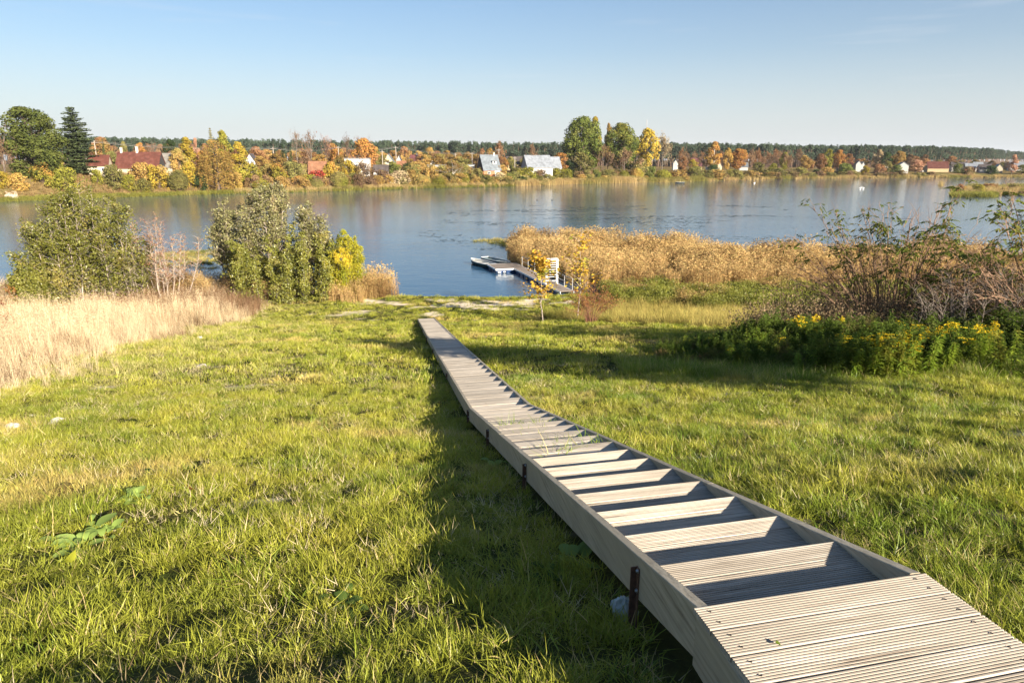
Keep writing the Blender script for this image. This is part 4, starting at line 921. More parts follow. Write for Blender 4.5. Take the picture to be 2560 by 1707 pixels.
def blobs(mb, B, nl, leaf, rg, asp=.7, m=0, up=.1, droop=0., shell=.55):
    for c, r, w in B:
        k = max(6, int(nl*w)); d = unit(rg.normal(size=(k, 3))); rr = rg.uniform(shell, 1.02, k)**.7
        leaves(mb, np.array(c)+d*np.array(r)*rr[:, None], leaf, asp, m, nrm=d+np.array([0, 0, up]), droop=droop, rg=rg)
def env_round(t): return math.sin(math.pi*min(1, (t*.93+.09)))**.55
def env_egg(t): return (math.sin(math.pi*(t*.96+.03)**.75))**.7
def env_col(t): return .55+.45*math.sin(math.pi*t)
def crown(rg, H, Wd, z0, env, nb_, nl, leaf, br=.22, asp=.7, droop=0., rz=.75, upsh=0., gaps=0.):
    mb = MB(); B = []; tw = MB()
    for i in range(nb_):
        t = (i+rg.uniform())/nb_; z = z0+(H-z0)*t; e = env(t)*Wd/2; a = rg.uniform(0, 6.283); r = br*Wd*rg.uniform(.6, 1.15)*(.7+.3*env(t))
        q = max(0, e-r*.8)*math.sqrt(rg.uniform(.15, 1)); c = (q*math.cos(a), q*math.sin(a), min(z, H-r*rz*.9)); B.append((c, (r, r, r*rz), (r/(br*Wd))**2/nb_))
    blobs(mb, B, nl, leaf, rg, asp, droop=droop); return mb, B
def trunk(rg, B, H, r, lean=0, k=6, m=0):
    mb = MB(); P = np.stack([np.linspace(0, lean, 7)+rg.normal(0, .01*H, 7)*np.linspace(0, 1, 7), rg.normal(0, .01*H, 7)*np.linspace(0, 1, 7), np.linspace(-.3, H*.9, 7)], 1)
    mb.tube(P, np.linspace(r, r*.15, 7), k)
    for c, rr, w in B[::2]:
        z = max(.1*H, c[2]*.72-.05*H); p = np.array([np.interp(z, P[:, 2], P[:, i]) for i in range(3)]); c = np.array(c)
        mb.tube([p, (p+c)/2+np.array([0, 0, -.02*H]), c], [r*.35, r*.25, r*.08], 4)
    return mb
def bare(rg, H, Wd, r=.22, z0=.2, depth=4, up=.9, leafy=0, leaf=.3):
    mb = MB(); C = []
    def grow(p, d, L, r_, k):
        n = 4; P = [p]
        for i in range(n): d = unit(d+rg.normal(0, .10, 3)+np.array([0, 0, .05*up])); P.append(P[-1]+d*L/n)
        P = np.array(P); mb.tube(P, np.linspace(r_, r_*.55, n+1), 3 if k < 3 else 5)
        if k == 0: C.append(P[2:]); return
        for j in range(3 if k > 1 else 4):
            t = rg.uniform(.3, 1) if j else 1; q = P[min(n, int(t*n))]; a = rg.normal(size=3); grow(q, unit(d*1.15+unit(a)*.75*(Wd/H*1.6)+np.array([0, 0, .25*up])), L*rg.uniform(.55, .78), r_*.55, k-1)
    P0 = np.array([0, 0, -.3]); d = np.array([0, 0, 1.])
    zz = np.linspace(z0*H, H*.66, 8 if depth > 3 else 6); mb.tube([[0, 0, -.3], [0.02*H, 0, H*.35], [0, .01*H, H*.72]], [r, r*.7, r*.3], 6)
    for z in zz:
        a = rg.uniform(0, 6.283); e = (1-abs(z/H-.45))*Wd*.5
        grow(np.array([0, 0, z]), unit(np.array([math.cos(a)*Wd/H*1.3, math.sin(a)*Wd/H*1.3, 1.0*up])), max(.12*H, (H-z)*.42), r*.40, depth-1)
    grow(np.array([0, .01*H, H*.70]), d, H*.17, r*.3, depth-2)
    lf = MB()
    if leafy: 
        C = np.concatenate(C); C = C[rg.integers(0, len(C), leafy)]+rg.normal(0, .03*H, (leafy, 3)); leaves(lf, C, leaf, .7, 0, rg=rg)
    V = np.concatenate(mb.V); s = H/V[:, 2].max(); w = Wd/2/np.percentile(np.hypot(V[:, 0], V[:, 1]), 98)
    sc = np.array([w, w, s]); mb.V = [v*sc for v in mb.V]; lf.V = [v*sc for v in lf.V]
    return mb, lf
PROTO = {}
def addp(kind, H, Wd, lf, st): PROTO.setdefault(kind, []).append((H, Wd, mesh(lf, 'crown', [mat_weed]) if lf is not None and lf.n else None, mesh(st, 'trunk', [bark_grey]) if st is not None and st.n else None))
for s in range(4):
    rg = np.random.default_rng(100+s); c, B = crown(rg, 11, 9, 2.0, env_round, 34, 5600, .50, .19); addp('round', 11, 9, c, trunk(rg, B, 11, .25))
    rg = np.random.default_rng(110+s); c, B = crown(rg, 13, 6.5, 2.0, env_egg, 30, 4400, .46, .21); addp('egg', 13, 6.5, c, trunk(rg, B, 13, .2))
for s in range(6):
    rg = np.random.default_rng(120+s); H = 3.6; Wd = 5.2; c, B = crown(rg, H, Wd, .1, lambda t: (1-t*t*.75)**.5, 26, 3000, .30, .19, rz=.85)
    st = MB()
    for k in range(14):
        a = rg.uniform(0, 6.28); q = rg.uniform(.2, .95)*Wd*.42; st.tube([[0, 0, -.2], [q*.5*math.cos(a), q*.5*math.sin(a), H*.5], [q*math.cos(a), q*math.sin(a), H*rg.uniform(.7, 1.0)*(1-.3*(q/Wd*2)**2)]], [.05, .035, .012], 4)
    addp('bush', H, Wd, c, st)
for s in range(4):      # upright, brushy willow scrub: vertical strokes
    rg = np.random.default_rng(130+s); H = 3.6; Wd = 4.6; n = 3400; a = rg.uniform(0, 6.283, n); q = np.sqrt(rg.uniform(0, 1, n)); z = H*(1-.5*q**2.2)*rg.uniform(.05, 1, n)**.6
    C = np.stack([q*np.cos(a)*Wd*.5*(.55+.45*z/H), q*np.sin(a)*Wd*.5*(.55+.45*z/H), z], 1); C += (rg.normal(size=(n, 3))*.06); lf = MB()
    N_ = unit(np.stack([np.cos(a), np.sin(a), np.full(n, .1)], 1)); leaves(lf, C, .36, .28, nrm=N_, droop=1.6, rg=rg)
    st = MB()
    for k in range(26):
        a_ = rg.uniform(0, 6.28); q_ = math.sqrt(rg.uniform()); st.tube([[q_*.6*math.cos(a_), q_*.6*math.sin(a_), -.1], [q_*math.cos(a_)*Wd*.3, q_*math.sin(a_)*Wd*.3, H*.5], [q_*math.cos(a_)*Wd*.48, q_*math.sin(a_)*Wd*.48, H*(1.03-.45*q_**2)]], [.04, .03, .01], 3)
    addp('scrub', H, Wd, lf, st)
for s in range(3):
    rg = np.random.default_rng(140+s); b_, l_ = bare(rg, 13, 6.5, .24, leafy=500, leaf=.34); addp('bare', 13, 6.5, l_, b_)
    rg = np.random.default_rng(150+s); b_, l_ = bare(rg, 11, 8, .22, z0=.12, leafy=1500, leaf=.4); addp('sparse', 11, 8, l_, b_)
def conifer(rg, H, Wd, tiers, nl, leaf, col=False, cut=0.):
    lf = MB(); 
    for i in range(tiers):
        t = i/(tiers-1); z = H*(.05+.93*t); r = Wd/2*((1-t)**.8*(1 if not col else .6)+.06) if not col else Wd/2*(1-t**4*.75)*(.8+.2*math.sin(i*1.7))
        nb_ = int(9+8*(1-t))
        for j in range(nb_):
            a = rg.uniform(0, 6.28); L = r*rg.uniform(.75, 1.12); k = max(5, int(nl*L/Wd)); v = rg.uniform(.12, 1, k); 
            d = np.array([math.cos(a), math.sin(a), 0]); sd_ = np.array([-math.sin(a), math.cos(a), 0]); drp = -.26 if not col else -.22
            C = d*(v*L)[:, None]+np.array([0, 0, 1])*(z+L*drp*v+L*.16*v**3)[:, None]+sd_*(rg.normal(0, .13, k)*L*(1.1-v))[:, None]+rg.normal(0, .04, (k, 3))
            leaves(lf, C, leaf, .36, nrm=np.tile([0, 0, 1.], (k, 1))+d*.25, rg=rg)
    st = MB(); st.tube([[0, 0, -.3], [0, 0, H*.97]], [.018*H, .02], 6); return lf, st
for s in range(2):
    rg = np.random.default_rng(160+s); l_, t_ = conifer(rg, 9, 4.2, 22, 44, .45); addp('fir', 9, 4.2, l_, t_)
rg = np.random.default_rng(165); l_, t_ = conifer(rg, 5, 1.3, 18, 9, .25, col=True); addp('cypress', 5, 1.3, l_, t_)
# the big single trees
rg = np.random.default_rng(170)
def env_oak(t): return .62+.38*math.sin(math.pi*min(1, (1-t)*.9+.05)) if t < .75 else .86*(1-(t-.75)/.25*.45)
c, B = crown(rg, 21, 15, .6, env_oak, 90, 20000, .55, .15, rz=.8); addp('oak', 21, 15, c, trunk(rg, B, 21, .55))
rg = np.random.default_rng(171); l_, t_ = conifer(rg, 21.5, 9.2, 46, 95, .75, col=True); addp('bigspruce', 21.5, 10, l_, t_)
for s in range(2):
    rg = np.random.default_rng(172+s); c, B = crown(rg, 19, 16, 2.5, env_round, 90, 19000, .60, .125, rz=1.35); addp('poplar', 19, 16, c, trunk(rg, B, 19, .5))
rg = np.random.default_rng(175); c, B = crown(rg, 17, 10.5, .4, lambda t: .75+.25*math.sin(math.pi*t) if t < .7 else 1-(t-.7)/.3*.65, 60, 4000, .36, .14)
for i in range(150):
    a = rg.uniform(0, 6.283); q = rg.uniform(.35, 1)*4.9; z1 = rg.uniform(5, 16)*(1-.2*(q/5)**3); n_ = 60; v = rg.uniform(0, 1, n_); L = rg.uniform(3, 6)
    C = np.stack([q*math.cos(a)*(1+.08*v)+rg.normal(0, .16, n_), q*math.sin(a)*(1+.08*v)+rg.normal(0, .16, n_), np.maximum(z1-L*v, .1)], 1); leaves(c, C, .42, .30, droop=2.5, rg=rg)
addp('willow', 17, 10.5, c, trunk(rg, B, 17, .45))
rg = np.random.default_rng(178); c, B = crown(rg, 6.1, 5.4, 2.2, env_round, 40, 10000, .20, .19); p_ = (13.4, 5.6, float(ground(13.4, 5.6)))
t = tag(empty('maple_tree', p_), 'leafy tree right of the stairway outside the picture, shading the lawn', 'tree'); o = c.build('crown', [L_alder], t); o['kind'] = 'stuff'; trunk(rg, B, 5.9, .14).build('trunk', [bark_grey], t)
def dirx(px, py): d = ray(px, py); return d[0]/d[1], d[2]/d[1]
cnt = {}
def place(kind, px, ytop, wpx, off, mat, label, cat='tree', group=None, name=None, bark=None, yb=None, D=None):
    """a plant behind the far shore, off metres inland, its crown centred on the photo column px and reaching row ytop"""
    xr, _ = dirx(px, (ytop+(yb or 430))/2); u = math.atan(xr); d = (fshore(u)+off) if D is None else D
    x, y = d*math.sin(u), d*math.cos(u); z = float(farground(x, y)) if D is None or D > fshore(u)+.5 else 0.
    H = CAMZ+y*dirx(px, ytop)[1]-z; w = wpx*.966*y/FPX*(1.22 if kind != 'bare' else 1.1)
    if H < .6: H = .6
    L = PROTO[kind]; i = cnt.get(kind, 0); cnt[kind] = i+1; h0, w0, cm, tm = L[i % len(L)]
    if name is None: name = {'bush': 'bush', 'scrub': 'willow_bush', 'bare': 'bare_tree', 'sparse': 'autumn_tree', 'round': 'autumn_tree', 'egg': 'autumn_tree', 'fir': 'spruce_tree', 'cypress': 'cypress', 'oak': 'oak_tree', 'bigspruce': 'spruce_tree', 'poplar': 'poplar_tree', 'willow': 'willow_tree'}[kind]
    t = tag(empty(name, (x, y, z-.15), rnd.uniform(0, 6.28)), label, cat, group); t.scale = (w/w0, w/w0, (H+.15)/h0)
    for nm, me, mt in (('crown', cm, mat), ('trunk', tm, bark or bark_grey)):
        if me is None: continue
        o = bpy.data.objects.new(nm if cat != 'bush' else ('foliage' if nm == 'crown' else 'stems'), me); COL.objects.link(o); o.parent = t
        o.material_slots[0].link = 'OBJECT'; o.material_slots[0].material = mt
        if nm == 'crown': o['kind'] = 'stuff'
    return t
bgr, bpl, bbr = plainmat('far_grey_bark', (.20, .165, .135), .9, .3), plainmat('far_pale_bark', (.55, .50, .42), .9, .3), plainmat('far_brown_bark', (.13, .09, .07), .9, .3)
T = [  # kind, px, ytop, width, metres inland, palette, patch, label
 ('bare', 2, 284, 56, 14, 'brown', None, 'tall leafless pale tree at the left edge, left of the green oak', 'tree', 'p'),
 ('sparse', 8, 340, 50, 12, 'brown', None, 'low bare brown tree at the left edge under the tall leafless one', 'tree', 'b'),
 ('oak', 82, 268, 132, 14, 'green', None, 'massive dark green broadleaf tree left of the tall spruce', 'tree', 'b'),
 ('bigspruce', 190, 266, 82, 15, 'spruce', None, 'tall blunt topped spruce standing alone on the left bank', 'tree', 'b'),
 ('bush', 104, 406, 52, 9, 'ygreen', 'orange', 'orange tipped green bush at the foot of the green oak', 'bush', 'b'),
 ('bush', 163, 419, 66, 6, 'ygreen', None, 'rounded yellow green bush in front of the tall spruce', 'bush', 'b'),
 ('bush', 147, 385, 36, 11, 'orange', 'ygreen', 'orange bush between the green oak and the tall spruce', 'bush', 'b'),
 ('bush', 44, 432, 48, 7, 'gold', 'ygreen', 'golden green bush on the slope below the green oak', 'bush', 'b'),
 ('bush', 4, 428, 44, 8, 'yellow', 'gbrown', 'yellow bush at the left edge above the concrete slab', 'bush', 'b'),
 ('bush', 243, 424, 28, 9, 'ygreen', None, 'small bright green bush below the small red roofed house', 'bush', 'b'),
 ('round', 258, 343, 48, 120, 'gbrown', 'rust', 'orange brown tree behind the small red roofed house', 'tree', 'b'),
 ('fir', 264, 349, 12, 100, 'dkgreen', None, 'thin dark spruce in front of the orange brown tree', 'tree', 'b'),
 ('round', 314, 353, 20, 130, 'olive', None, 'small olive tree behind the first chimney of the long red roof', 'tree', 'b'),
 ('round', 357, 357, 30, 110, 'orange', None, 'round orange tree behind the long red roof', 'tree', 'b'),
 ('bare', 387, 350, 24, 110, 'pink', None, 'bare pinkish tree behind the grey end of the long roof', 'tree', 'p'),
 ('round', 430, 348, 38, 90, 'dkgreen', None, 'dark green round tree behind the grey roof end', 'tree', 'b'),
 ('egg', 494, 345, 18, 100, 'pink', None, 'reddish bare tree between the two yellow trees', 'tree', 'p'),
 ('round', 285, 378, 34, 34, 'olive', None, 'green tree in the gap between the two red roofed houses', 'tree', 'b'),
 ('bush', 283, 412, 54, 7, 'olive', 'gbrown', 'olive brown bush in front of the long barn gable', 'bush', 'b'),
 ('bush', 322, 436, 36, 5, 'ygreen', 'yellow', 'yellow green bush at the bank foot below the long red roof', 'bush', 'b'),
 ('bush', 352, 406, 58, 10, 'gbrown', 'rust', 'russet bush right against the long pale barn wall', 'bush', 'b'),
 ('bush', 357, 446, 44, 4, 'olive', 'ygreen', 'low olive bush between the yellow green bush and the golden one', 'bush', 'b'),
 ('bush', 394, 412, 60, 7, 'yellow', 'gbrown', 'large golden bush below the grey roof end', 'bush', 'b'),
 ('scrub', 444, 424, 54, 5, 'olive', None, 'grey olive brushy bush left of the golden willow', 'bush', 'b'),
 ('round', 448, 370, 40, 14, 'olive', 'gbrown', 'olive tree beside the grey roof end', 'tree', 'b'),
 ('egg', 470, 343, 46, 16, 'yellow', 'green', 'yellow tree with a green top left of the golden willow', 'tree', 'b'),
 ('bush', 474, 404, 40, 8, 'yellow', 'green', 'yellow and green bush at the foot of the green topped yellow tree', 'bush', 'b'),
 ('round', 508, 378, 36, 13, 'orange', None, 'small orange tree between the yellow tree and the golden willow', 'tree', 'b'),
 ('bush', 500, 426, 38, 6, 'dkgreen', None, 'dark green bush in the gap left of the golden willow', 'bush', 'b'),
 ('fir', 532, 320, 30, 24, 'olive', None, 'conifer tip rising behind the golden willow', 'tree', 'b'),
 ('egg', 560, 326, 46, 18, 'ygreen', 'yellow', 'tall yellow green poplar behind the golden willow', 'tree', 'b'),
 ('willow', 540, 349, 82, 3.2, 'gold', None, 'huge weeping golden brown willow leaning over the water', 'tree', 'b'),
 ('egg', 600, 354, 50, 9, 'yellow', 'ygreen', 'bright yellow tree right of the golden willow', 'tree', 'b'),
 ('bush', 585, 430, 44, 5, 'yellow', 'gold', 'golden yellow bush at the foot of the bright yellow tree', 'bush', 'b'),
 ('bush', 630, 408, 50, 10, 'gbrown', 'ygreen', 'brown green bush below the white gabled house', 'bush', 'b'),
 ('scrub', 652, 446, 54, 3, 'olive', 'ygreen', 'olive green brushy bush at the waterline below the white gabled house', 'bush', 'b'),
 ('bush', 690, 409, 52, 10, 'orange', 'ygreen', 'orange and green bush right of the first utility pole', 'bush', 'b'),
 ('bush', 732, 404, 56, 12, 'olive', None, 'olive bush left of the orange tiled hut', 'bush', 'b'),
 ('bush', 705, 440, 44, 5, 'gbrown', None, 'brown bush low on the bank below the orange and green bush', 'bush', 'b'),
 ('bush', 742, 440, 36, 5, 'gold', 'orange', 'golden orange bush low on the bank left of the red creeper', 'bush', 'b'),
 ('bush', 790, 426, 54, 8, 'red', 'gbrown', 'crimson creeper covered bush in front of the orange tiled hut', 'bush', 'b'),
 ('bush', 772, 436, 36, 5, 'ygreen', 'yellow', 'yellow green bush left of the crimson creeper', 'bush', 'b'),
 ('scrub', 790, 446, 40, 3, 'olive', None, 'olive brushy bush at the waterline under the crimson creeper', 'bush', 'b'),
 ('bush', 828, 404, 44, 11, 'yellow', 'orange', 'bright golden bush right of the orange tiled hut', 'bush', 'b'),
 ('scrub', 846, 428, 52, 4, 'ygreen', 'olive', 'yellow olive brushy bush below the bright golden bush', 'bush', 'b'),
 ('bush', 872, 400, 40, 12, 'yellow', 'olive', 'golden bush in front of the flat white building', 'bush', 'b'),
 ('sparse', 908, 400, 54, 5, 'brown', None, 'thin bare brown tree on the bank in front of the flat white building', 'tree', 'b'),
 ('bush', 884, 432, 40, 4, 'olive', None, 'dark olive bush left of the thin bare bank tree', 'bush', 'b'),
 ('bare', 741, 317, 32, 40, 'brown', None, 'tall leafless tree, leftmost of the three above the orange hut', 'tree', 'p'),
 ('bare', 777, 316, 40, 42, 'rust', None, 'tall reddish leafless tree, middle of the three above the orange hut', 'tree', 'p'),
 ('bare', 812, 330, 34, 36, 'pink', None, 'leafless tree with dark trunk, rightmost of the three above the orange hut', 'tree', 'b'),
 ('bare', 867, 330, 32, 34, 'brown', None, 'leafless larch left of the orange tree', 'tree', 'b'),
 ('bare', 897, 334, 30, 50, 'rust', None, 'reddish leafless tree top left behind the orange tree', 'tree', 'b'),
 ('bare', 922, 336, 22, 52, 'brown', None, 'leafless tree top right behind the orange tree', 'tree', 'b'),
 ('round', 912, 346, 62, 30, 'orange', 'rust', 'large orange tree behind the flat white building', 'tree', 'b'),
 ('round', 938, 366, 30, 34, 'olive', 'gbrown', 'olive tree at the right side of the large orange tree', 'tree', 'b'),
 ('fir', 708, 360, 26, 90, 'dkgreen', None, 'dark spruce left of the three tall leafless trees', 'tree', 'b'),
 ('fir', 728, 366, 16, 95, 'dkgreen', None, 'smaller dark spruce beside the dark spruce behind the leafless trees', 'tree', 'b'),
 ('round', 640, 366, 44, 80, 'rust', None, 'rust brown tree behind the white gabled house', 'tree', 'b'),
 ('round', 690, 384, 44, 30, 'gbrown', 'olive', 'brown green orchard tree right of the first utility pole', 'tree', 'b'),
 ('round', 652, 390, 42, 22, 'gbrown', None, 'brown orchard tree right of the white gabled house', 'tree', 'b'),
 ('round', 772, 372, 44, 60, 'rust', None, 'rust tree behind the tallest leafless pair', 'tree', 'b'),
 ('round', 833, 358, 46, 55, 'rust', 'orange', 'rust orange tree right of the three leafless trees', 'tree', 'b'),
 ('round', 800, 386, 46, 34, 'gbrown', 'orange', 'golden brown tree behind the orange tiled hut', 'tree', 'b'),
 ('round', 764, 392, 36, 26, 'brown', None, 'dark brown tree left of the orange tiled hut', 'tree', 'b'),
 ('round', 850, 388, 40, 24, 'gbrown', 'olive', 'brown tree left of the flat white building', 'tree', 'b'),
 ('bush', 985, 404, 40, 18, 'green', 'ygreen', 'bright green bush right of the dark shed', 'bush', 'b'),
 ('bush', 1015, 408, 36, 18, 'dkgreen', None, 'dark green bush beside the bright green one', 'bush', 'b'),
 ('bush', 1042, 404, 50, 20, 'gbrown', 'olive', 'brown hedge bush left of the white sheds', 'bush', 'b'),
 ('bush', 1080, 412, 40, 14, 'olive', 'gbrown', 'olive brown bush below the long white shed', 'bush', 'b'),
 ('bush', 955, 425, 48, 7, 'brown', 'olive', 'dull brown bush below the dark shed', 'bush', 'b'),
 ('bush', 996, 426, 62, 6, 'pale', 'olive', 'wide sandy brown bush on the bank right of the dark shed', 'bush', 'b'),
 ('scrub', 1053, 436, 54, 3, 'gold', 'olive', 'golden brushy bush on the waterline left of the birch', 'bush', 'b'),
 ('scrub', 1096, 438, 52, 3, 'ygreen', 'gbrown', 'yellow brushy bush just left of the birch stems', 'bush', 'b'),
 ('bush', 1026, 424, 40, 10, 'gbrown', None, 'golden brown bush behind the sandy bush', 'bush', 'b'),
 ('sparse', 1131, 398, 62, 9, 'gbrown', None, 'white stemmed birch with brown crown above the waterline', 'tree', 'w'),
 ('scrub', 1161, 432, 36, 5, 'ygreen', None, 'yellow green bush right of the birch', 'bush', 'b'),
 ('bush', 1190, 421, 42, 8, 'olive', None, 'olive green bush below the steep roofed cottage', 'bush', 'b'),
 ('bush', 1210, 436, 42, 4, 'green', 'olive', 'darker green bush in front of the olive one below the cottage', 'bush', 'b'),
 ('bush', 1248, 430, 46, 6, 'pale', 'olive', 'sandy green bush right of the cottage', 'bush', 'b'),
 ('bush', 1284, 429, 48, 6, 'olive', 'green', 'olive green bush left of the white longhouse', 'bush', 'b'),
 ('bush', 1306, 441, 26, 3, 'dkgreen', None, 'dark green bush beside the small wooden jetty', 'bush', 'b'),
 ('bush', 1318, 418, 54, 9, 'ygreen', 'olive', 'yellow green bush below the gable of the white longhouse', 'bush', 'b'),
 ('bush', 1352, 424, 34, 8, 'brown', None, 'bare brown bush in front of the white longhouse', 'bush', 'b'),
 ('bush', 1382, 420, 48, 8, 'ygreen', 'olive', 'bright olive bush below the right end of the white longhouse', 'bush', 'b'),
 ('bush', 1415, 422, 40, 9, 'ygreen', 'green', 'lime green creeper bush left of the big poplars', 'bush', 'b'),
 ('bush', 1448, 428, 34, 6, 'brown', 'olive', 'round brown bush below the left poplar', 'bush', 'b'),
 ('bush', 1470, 424, 28, 6, 'olive', 'brown', 'clipped looking olive bush below the left poplar', 'bush', 'b'),
 ('bush', 1491, 424, 28, 6, 'green', None, 'clipped looking green bush right of the olive one', 'bush', 'b'),
 ('bush', 1524, 424, 44, 7, 'olive', None, 'olive bush below the gap between the two poplars', 'bush', 'b'),
 ('scrub', 1560, 426, 30, 5, 'ygreen', None, 'yellow green brushy bush below the right poplar', 'bush', 'b'),
 ('scrub', 1592, 420, 36, 6, 'gold', 'ygreen', 'golden brushy bush below the golden maple', 'bush', 'b'),
 ('bush', 1625, 416, 32, 7, 'green', 'olive', 'dark green bush below the golden maple', 'bush', 'b'),
 ('scrub', 1658, 424, 44, 5, 'ygreen', 'gold', 'yellow brushy bush below the pale feathery tree', 'bush', 'b'),
 ('bush', 1696, 424, 54, 6, 'gbrown', 'olive', 'sandy bush above the small dark boat', 'bush', 'b'),
 ('bush', 1740, 416, 44, 10, 'olive', 'green', 'olive green bush right of the small dark boat', 'bush', 'b'),
 ('round', 1452, 380, 62, 12, 'olive', 'pale', 'pale olive tree in front of the left poplar', 'tree', 'b'),
 ('sparse', 1508, 360, 46, 13, 'brown', None, 'dark brown bare tree between the two poplars', 'tree', 'b'),
 ('sparse', 1560, 368, 60, 12, 'brown', 'olive', 'olive brown thinning tree in front of the right poplar', 'tree', 'b'),
 ('bush', 1598, 396, 46, 12, 'olive', 'brown', 'dull olive bush between the right poplar and the golden maple', 'bush', 'b'),
 ('round', 1402, 382, 44, 20, 'orange', 'rust', 'orange bush like tree right of the white longhouse', 'tree', 'b'),
 ('bush', 1424, 400, 30, 15, 'dkgreen', None, 'dark green bush right of the orange tree by the longhouse', 'bush', 'b'),
 ('sparse', 1250, 352, 44, 42, 'rust', 'brown', 'round rusty half bare tree right of the cottage', 'tree', 'b'),
 ('bare', 1250, 346, 12, 44, 'brown', None, 'thin leafless top rising from the rusty tree', 'tree', 'b'),
 ('sparse', 1329, 357, 24, 19, 'brown', None, 'narrow leafless brown tree in front of the white longhouse', 'tree', 'b'),
 ('round', 1254, 392, 34, 22, 'orange', 'rust', 'low orange tree right beside the cottage', 'tree', 'b'),
 ('round', 1100, 384, 50, 50, 'gbrown', 'olive', 'brown orchard tree behind the long white shed', 'tree', 'b'),
 ('round', 1145, 390, 44, 45, 'olive', 'gold', 'golden olive tree behind the birch', 'tree', 'b'),
 ('round', 1058, 386, 44, 50, 'gbrown', 'rust', 'rusty brown orchard tree behind the white shed', 'tree', 'b'),
 ('fir', 1063, 365, 26, 90, 'dkgreen', None, 'dark pine standing alone above the middle gardens', 'tree', 'b'),
 ('cypress', 1108, 382, 6, 80, 'brown', None, 'left of two thin brown columnar trees', 'tree', 'b'),
 ('cypress', 1115, 383, 6, 80, 'brown', None, 'right of two thin brown columnar trees', 'tree', 'b'),
 ('cypress', 1194, 380, 8, 40, 'brown', None, 'dark columnar tree just left of the cottage', 'tree', 'b'),
 ('cypress', 1201, 378, 8, 42, 'brown', None, 'dark columnar tree touching the cottage roof', 'tree', 'b'),
 ('cypress', 1268, 410, 6, 20, 'dkgreen', None, 'leftmost thin dark cypress in the gap between cottage and longhouse', 'tree', 'b'),
 ('cypress', 1279, 408, 7, 20, 'dkgreen', None, 'middle thin dark cypress in the gap between cottage and longhouse', 'tree', 'b'),
 ('cypress', 1289, 408, 7, 20, 'dkgreen', None, 'rightmost thin dark cypress in the gap between cottage and longhouse', 'tree', 'b'),
 ('poplar', 1458, 292, 98, 22, 'poplar', 'green', 'left of the two giant green poplars, the taller one', 'tree', 'b'),
 ('egg', 1486, 292, 34, 23, 'yellow', None, 'orange yellow treetop at the upper right of the left giant poplar', 'tree', 'b'),
 ('poplar', 1553, 308, 88, 24, 'poplar', 'ygreen', 'right of the two giant green poplars, the lower one', 'tree', 'b'),
 ('egg', 1520, 308, 22, 27, 'gbrown', None, 'rusty treetop at the left side of the right giant poplar', 'tree', 'b'),
 ('round', 1617, 321, 58, 18, 'yellow', 'gold', 'golden maple right of the giant poplars', 'tree', 'b'),
 ('sparse', 1657, 331, 40, 20, 'pale', None, 'pale feathery tree right of the golden maple', 'tree', 'p'),
 ('egg', 1785, 354, 38, 34, 'gold', 'orange', 'golden orange birch standing before the pine forest', 'tree', 'w'),
 ('round', 1846, 372, 48, 30, 'orange', 'rust', 'round deep orange tree right of the golden birch', 'tree', 'b'),
 ('round', 1819, 370, 22, 33, 'gold', None, 'small golden tree joined to the left of the deep orange one', 'tree', 'b'),
 ('round', 1707, 392, 26, 24, 'rust', 'orange', 'small rust tree right of the pale feathery tree', 'tree', 'b'),
 ('round', 1732, 398, 24, 20, 'yellow', 'ygreen', 'small yellow tree left of the golden birch', 'tree', 'b'),
 ('bush', 1785, 412, 30, 16, 'dkgreen', None, 'dark green bush under the golden birch', 'bush', 'b'),
 ('bush', 1790, 424, 60, 6, 'gbrown', 'olive', 'wide straw green bush on the bank below the golden birch', 'bush', 'b'),
 ('bush', 1835, 424, 54, 6, 'olive', 'ygreen', 'wide olive bush on the bank below the deep orange tree', 'bush', 'b'),
 ('bush', 1880, 426, 48, 5, 'olive', 'gbrown', 'olive brown bush right of the wide olive one', 'bush', 'b'),
 ('round', 1894, 406, 34, 14, 'olive', 'ygreen', 'yellow green tree right of the deep orange tree', 'tree', 'b'),
 ('bush', 1932, 408, 24, 14, 'ygreen', None, 'small cone shaped yellow green bush further right', 'bush', 'b'),
 ('bush', 1925, 428, 46, 5, 'gbrown', 'olive', 'sandy bush at the shore below the cone shaped bush', 'bush', 'b'),
 ('round', 1960, 380, 22, 40, 'ygreen', 'brown', 'small lime topped tree before the bare brown wood', 'tree', 'b'),
 ('round', 2070, 372, 26, 46, 'ygreen', None, 'yellow green treetop among the rust trees on the right', 'tree', 'b'),
 ('round', 2096, 374, 30, 44, 'orange', 'rust', 'orange tree right of the yellow green treetop', 'tree', 'b'),
 ('round', 2052, 384, 28, 40, 'rust', None, 'rust tree left of the yellow green treetop', 'tree', 'b'),
 ('round', 2010, 388, 34, 34, 'gbrown', None, 'brown gold tree right of the lime topped tree', 'tree', 'b'),
 ('round', 2120, 384, 30, 42, 'rust', None, 'rust brown tree left of the first white house on the right', 'tree', 'b'),
 ('bush', 2114, 408, 44, 14, 'green', None, 'big dark green bush left of the first white house on the right', 'bush', 'b'),
 ('bush', 1945, 420, 44, 9, 'olive', None, 'olive bush on the far right bank below the lime topped tree', 'bush', 'b'),
 ('bush', 2000, 418, 40, 8, 'green', 'olive', 'green bush on the far right bank', 'bush', 'b'),
 ('bush', 2042, 424, 30, 7, 'dkgreen', None, 'dark bush near the water left of the big dark green bush', 'bush', 'b'),
 ('bush', 2068, 418, 34, 10, 'gbrown', 'olive', 'brown green bush left of the big dark green bush', 'bush', 'b'),
 ('bush', 2164, 414, 22, 10, 'yellow', None, 'small yellow bush between the two white houses on the right', 'bush', 'b'),
 ('bush', 2200, 410, 34, 14, 'rust', 'brown', 'rusty bush left of the green and yellow tree', 'bush', 'b'),
 ('round', 2216, 402, 26, 12, 'olive', 'ygreen', 'green and yellow tree left of the second white house', 'tree', 'b'),
